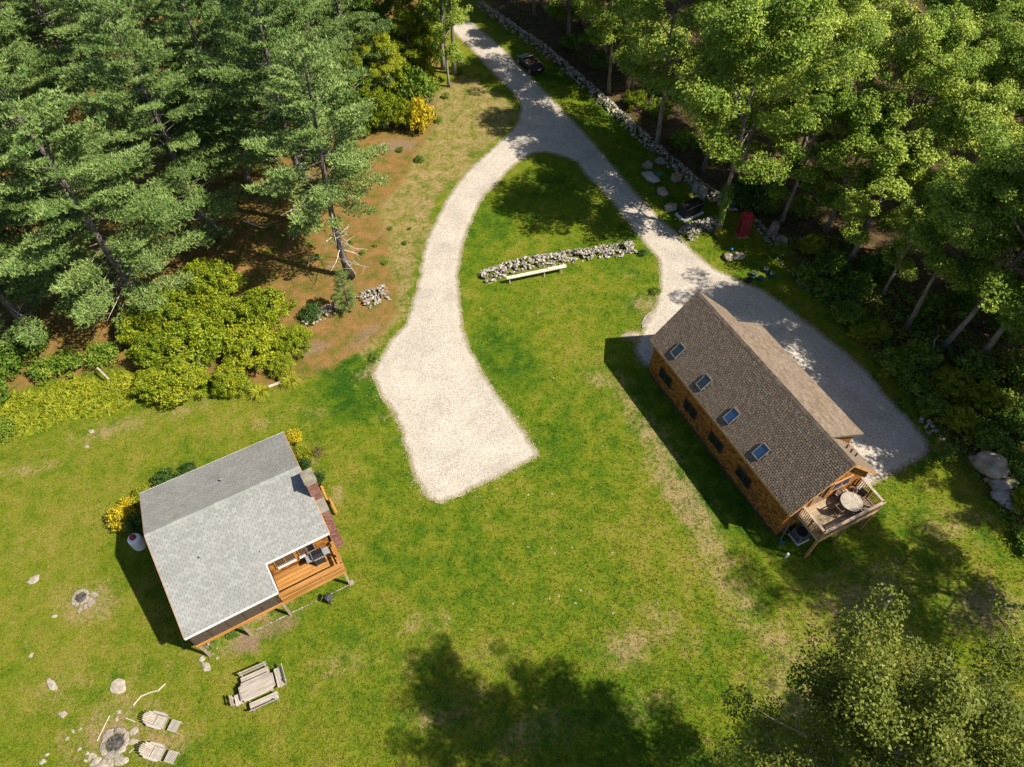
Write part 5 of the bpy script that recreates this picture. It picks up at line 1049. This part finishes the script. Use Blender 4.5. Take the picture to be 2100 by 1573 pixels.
bench(1.18, .08, math.pi / 2, 1.10, 'bench at the right end of the picnic table'); bench(-1.10, -.14, -math.pi / 2, .60, 'short bench at the left end of the picnic table')
# ------------------------------------------------------------------ long pale beam on legs beside the lawn wall
a, b = gp(1040, 571, .62), gp(1162, 546, .62); mid = (a + b) / 2; rz = math.atan2(b.y - a.y, b.x - a.x); ln = (b - a).length
bm2 = empty('timber_trough', (mid.x, mid.y, 0), rz, 'long pale timber trough on thin legs beside the lawn stone wall', 'timber')
for sy in (-1, 1): MB().box((-.05, sy * .075, .66), (ln, .13, .10)).build('plank', 'peeled_wood', bm2)
MB().box((0, 0, .60), (ln * .97, .24, .05)).build('base_plank', 'peeled_wood', bm2); MB().box((ln * .33, .03, .735), (ln * .3, .22, .05)).build('top_plank', 'peeled_wood', bm2)
for x in (-ln / 2 + .2, ln * .12, ln * .40): MB().bar((x, 0, .58), (x + .02, -.10, 0), .07).build('leg', 'weathered', bm2)
# ------------------------------------------------------------------ generator on its pad
g0, g1, g2 = gp(1403, 457), gp(1442, 439), gp(1385, 440); ga = math.atan2(g1.y - g0.y, g1.x - g0.x); gc = (g1 + g2) / 2
gn = empty('generator', gc, ga, 'black steel generator cabinet on a concrete pad beside the drive', 'generator')
MB().box((0, 0, .06), (2.35, 1.35, .14)).build('pad', 'concrete_pad', gn); MB().box((.02, .02, .66), (1.95, .92, 1.06)).build('cabinet', 'black_plastic', gn)
MB().box((.02, .02, 1.225), (2.05, 1.02, .07)).build('lid', 'black_paint', gn); MB().box((.02, -.50, 1.18), (2.06, .02, .03)).build('lid_trim', 'steel', gn)
for i in range(3): MB().box((-.6 + i * .62, -.45, .70), (.54, .02, .8)).build('side_panel', 'black_paint', gn)
for i in range(3): MB().box((-.6 + i * .62, -.50, 1.16), (.06, .03, .08)).build('latch', 'steel', gn)
# ------------------------------------------------------------------ utility panel
u0, u1 = gp(1417, 400), gp(1442, 419); ua = math.atan2(u1.y - u0.y, u1.x - u0.x); ul = (u1 - u0).length
up = empty('utility_panel', (u0 + u1) / 2, ua, 'grey meter boxes mounted on a board with metal legs', 'utility panel')
for sx in (-1, 1): MB().box((sx * (ul / 2 - .05), 0, .8), (.07, .07, 1.6)).build('post', 'grey_metal', up)
MB().box((0, .06, 1.12), (ul, .05, 1.0)).build('backboard', 'plywood', up)
MB().box((0, .06, 1.64), (ul + .06, .14, .05)).build('top_rail', 'plywood', up)
for sx in (-1, 1): MB().box((sx * ul * .27, -.05, 1.2), (ul * .36, .18, .72)).build('meter_box', 'grey_metal', up)
MB().box((0, -.05, .66), (ul * .95, .16, .18)).build('wire_trough', 'grey_metal', up)
for x in (.35, .45, .55): MB().tube([(x, -.03, .6), (x, -.03, 0)], .03, 6).build('conduit', 'grey_metal', up)
# ------------------------------------------------------------------ red telephone box
pb = empty('phone_box', gp(1521, 481), rad(5), 'red telephone box on a wooden base beside the stone row', 'phone box'); w2 = .42; hB = 2.05
MB().box((0, 0, .06), (1.02, 1.02, .12)).build('wooden_base', 'plywood', pb)
MB().box((0, 0, .18), (.88, .88, .14)).build('plinth', 'red_paint', pb)
for sx in (-1, 1):
    for sy in (-1, 1): MB().box((sx * (w2 - .05), sy * (w2 - .05), hB / 2 + .12), (.10, .10, hB - .1)).build('corner_post', 'red_paint', pb)
for k in range(4):
    R4 = Matrix.Rotation(k * math.pi / 2, 3, 'Z'); rz4 = k * math.pi / 2
    MB().box(R4 @ Vector((0, -w2 + .06, 1.12)), (.66, .02, 1.62), rz=rz4).build('glazing', 'booth_glass', pb)
    pnl = MB().box(R4 @ Vector((0, -w2 + .035, .36)), (.66, .05, .22), rz=rz4).build('door' if k == 0 else 'side_panel', 'red_paint', pb)
    for i in range(7): MB().box(R4 @ Vector((0, -w2 + .04, .55 + i * .205)), (.66, .035, .03), rz=rz4).build('glazing_bar', 'red_paint', pnl)
    for x in (-.22, .22): MB().box(R4 @ Vector((x, -w2 + .042, 1.13)), (.03, .033, 1.4), rz=rz4).build('glazing_bar', 'red_paint', pnl)
    MB().box(R4 @ Vector((0, -w2 + .03, 1.98)), (.70, .06, .16), rz=rz4).build('fascia', 'red_paint', pb)
MB().box((0, 0, 2.13), (.92, .92, .07)).build('cornice', 'red_paint', pb)
dmv = MB(); N_ = 10; gridp = {}
for i in range(N_ + 1):
    for j in range(N_ + 1):
        x = -1 + 2 * i / N_; y = -1 + 2 * j / N_; dmv.v.append((x * .43, y * .43, 2.16 + .24 * math.sqrt(max(0, (1 - .62 * x * x) * (1 - .62 * y * y))) - .06)); dmv.r.append(.5)
for i in range(N_):
    for j in range(N_): q = i * (N_ + 1) + j; dmv.f.append((q, q + N_ + 1, q + N_ + 2, q + 1))
dmv.build('domed_roof', 'red_paint', pb, smooth=True)
# ------------------------------------------------------------------ open car
cf, cr = gp(1065.4, 131.5), gp(1086.5, 150.5); ca_ = math.atan2(cf.y - cr.y, cf.x - cr.x); nl_ = Vector((-math.sin(ca_), math.cos(ca_), 0))
car = empty('convertible_car', (cf + cr) / 2 - nl_ * .72, ca_, 'black open convertible car parked on the grass beside the upper drive', 'car')
# stations: x, half width, sill z, belt z
ST = [(-2.02, .60, .34, .62), (-1.95, .74, .26, .82), (-1.55, .80, .22, .90), (-.95, .82, .20, .90), (-.30, .82, .20, .86), (.45, .82, .20, .86), (1.05, .80, .21, .82), (1.65, .77, .24, .72), (1.95, .66, .28, .58), (2.02, .50, .34, .48)]
body = MB(); pr_ = lambda x, w, zl, zt: [(x, -w * .9, zl), (x, -w, (zl + zt) / 2 - .03), (x, -w * .97, zt - .06), (x, -w * .84, zt), (x, w * .84, zt), (x, w * .97, zt - .06), (x, w, (zl + zt) / 2 - .03), (x, w * .9, zl)]
for s_ in ST: body.v += pr_(*s_); body.r += [.5] * 8
for i in range(len(ST) - 1):
    for j in range(8):
        if j == 3 and 3 <= i < 5: continue
        q, k = i * 8 + j, i * 8 + (j + 1) % 8; body.f.append((q, k, k + 8, q + 8))
body.f += [tuple(range(7, -1, -1)), tuple((len(ST) - 1) * 8 + j for j in range(8))]
cb = body.build('body', 'black_paint', car, smooth=False)
tub = MB(); tub.box((-.25, 0, .38), (1.45, 1.3, .04)); tub.box((-.95, 0, .62), (.04, 1.3, .5)); tub.box((.45, 0, .62), (.06, 1.3, .46))
for sy in (-1, 1): tub.box((-.25, sy * .66, .62), (1.4, .05, .46))
tub.build('cockpit', 'interior', car)
for sx, n in ((-.78, 2), (-.05, 2)):
    for sy in (-1, 1): so2 = MB().box((sx, sy * .33, .50), (.45, .46, .16)).build('seat', 'interior', car); MB().box((sx - .24, sy * .33, .74), (.12, .44, .46), ry=-.2).build('backrest', 'interior', so2)
MB().tube([(.28 + .03 * math.cos(a), .33 + .17 * math.cos(a), .80 + .15 * math.sin(a)) for a in np.linspace(0, 6.2, 14)], .02, 5).build('steering_wheel', 'black_plastic', car)
ws = MB(); ws.bar((.62, -.68, .84), (.22, -.56, 1.20), .05); ws.bar((.62, .68, .84), (.22, .56, 1.20), .05); ws.bar((.22, -.57, 1.20), (.22, .57, 1.20), .06)
wo_ = ws.build('windscreen_frame', 'steel', car); MB().add([(.60, -.66, .85), (.60, .66, .85), (.23, .54, 1.19), (.23, -.54, 1.19)], [(0, 1, 2, 3)]).build('pane', 'glass', wo_)
for sy in (-1, 1):
    MB().bar((-.98, sy * .69, .905), (.5, sy * .70, .875), .05, .02).build('trim', 'steel', car)
    MB().box((-2.0, sy * .48, .68), (.07, .26, .10)).build('tail_light', 'red_lamp', car); MB().box((1.9, sy * .50, .55), (.16, .20, .09)).build('headlight', 'clear_lamp', car)
    MB().box((.5, sy * .86, .88), (.10, .14, .10)).build('mirror', 'black_paint', car); MB().tube([(-2.05, sy * .4, .32), (-1.95, sy * .4, .32)], .045, 8).build('exhaust', 'steel', car)
    for wx in (-1.28, 1.28):
        wh = MB().tube([(wx, sy * .66, .31), (wx, sy * .835, .31)], .31, 20).build('wheel', 'black_plastic', car)
        rim_ = MB().tube([(wx, sy * .80, .31), (wx, sy * .845, .31)], .05, 10)
        for k in range(5): a = k * 1.2566; rim_.bar((wx, sy * .842, .31), (wx + .2 * math.cos(a), sy * .842, .31 + .2 * math.sin(a)), .07, .02, up=(0, 1, 0))
        rim_.tube([(wx + .205 * math.cos(a), sy * .842, .31 + .205 * math.sin(a)) for a in np.linspace(0, 6.2832, 16)], .022, 5); rim_.build('rim', 'steel', wh)
MB().box((-2.035, 0, .64), (.02, .34, .17)).build('number_plate', 'plate', car); MB().box((-1.98, 0, .36), (.12, 1.3, .12)).build('bumper', 'black_paint', car)
# ------------------------------------------------------------------ stump, box, pots, tap, logs
sp = MB(); sp.lathe((0, 0, 0), [(.52, 0), (.42, .2), (.38, .9), (.36, 1.15), (.30, 1.16)], 14); so3 = sp.build('tree_stump', 'bark', None, gp(1583, 478)); so3.rotation_euler = (.05, .04, 0); tag(so3, 'tall grey tree stump at the wood edge right of the phone box', 'stump')
tag(MB().lathe((0, 0, 0), [(.55, 0), (.5, .12), (.4, .22), (.1, .26)], 12).build('root_plate', 'bark', None, gp(1603, 492)), 'low rotted stump beside the tall grey stump', 'stump')
cr_ = empty('wooden_crate', gp(1386, 370), rad(30), 'small weathered wooden box on the grass behind the boulders', 'box')
for z in (.12, .32, .52):
    for sx, sy in ((0, -1), (0, 1), (-1, 0), (1, 0)): MB().box((sx * .38, sy * .32, z), (.78 if sy else .03, .03 if sy else .62, .17)).build('board', 'weathered', cr_)
MB().box((0, 0, .63), (.84, .72, .04)).build('lid', 'plywood', cr_)
tag(MB().lathe((0, 0, 0), [(.36, 0), (.36, .12), (.30, .16), (.10, .18)], 16).build('well_cover', 'teal_plastic', None, gp(1351, 358)), 'round teal lid set in the grass between the boulders', 'lid')
hy = empty('blue_capped_post', gp(1497, 524), 0, 'thin post with a bright blue cap behind the tan rock', 'post')
MB().lathe((0, 0, 0), [(.05, 0), (.05, .7)], 10).build('post', 'black_plastic', hy); MB().lathe((0, 0, .68), [(.09, 0), (.10, .08), (.05, .14)], 12).build('cap', 'blue_cap', hy)
for i, (px, py, k, lab) in enumerate([(1570, 556, 'b', 'uppermost blue pot in the grass verge'), (1583, 566, 'b', 'largest blue pot nearest the woods verge'), (1545, 565, 'b', 'left blue pot in the grass verge by the drive'), (1559, 574, 'b', 'blue pot in the middle of the verge group'), (1535, 578, 'k', 'dark pot lowest and nearest the drive')]):
    p_ = empty('plant_pot', gp(px, py), 0, lab, 'pot', 'pots on the verge')
    MB().lathe((0, 0, 0), [(.18, 0), (.26, .26), (.28, .27), (.28, .32), (.24, .32), (.22, .22)], 16).build('pot', 'blue_glaze' if k == 'b' else 'black_plastic', p_)
    if k == 'b': f_, _w = SHM['lime'][0]; q_ = link('plant', f_, p_, (0, 0, .2)); q_.scale = (.22, .22, .3)
tag(MB().tube([gp(552, 795) + Vector((0, 0, .12)), gp(578, 786) + Vector((0, 0, .14))], [.12, .10], 10).build('log', 'log_pale'), 'short pale log lying between the daylily clumps', 'log')
tag(MB().tube([gp(211, 770) + Vector((0, 0, .9)), gp(232, 790) + Vector((0, 0, .75))], [.08, .07], 8).build('leaning_pole', 'log_pale'), 'pale pole sticking out of the fern bank', 'pole')
for i, (pts, lab) in enumerate([([(1865, 800), (1885, 815), (1908, 822)], 'grey fallen branch at the bend of the wood edge'), ([(1905, 770), (1915, 700), (1925, 690)], 'thin fallen branch near the thick leaning trunk'), ([(1640, 490), (1655, 500), (1680, 505)], 'fallen branch on the wood floor near the stumps'), ([(935, 128), (950, 132), (962, 137)], 'fallen stick beside the pale trunk on the upper drive'), ([(405, 530), (430, 545), (460, 540)], 'fallen pale branch under the pines'), ([(500, 455), (540, 470), (570, 465)], 'fallen branch in the orange clearing')]):
    tag(MB().tube([gp(*p) + Vector((0, 0, .08 + .08 * k)) for k, p in enumerate(pts)], [.07, .05, .02], 6).build('fallen_branch', 'dead_wood'), lab, 'branch')
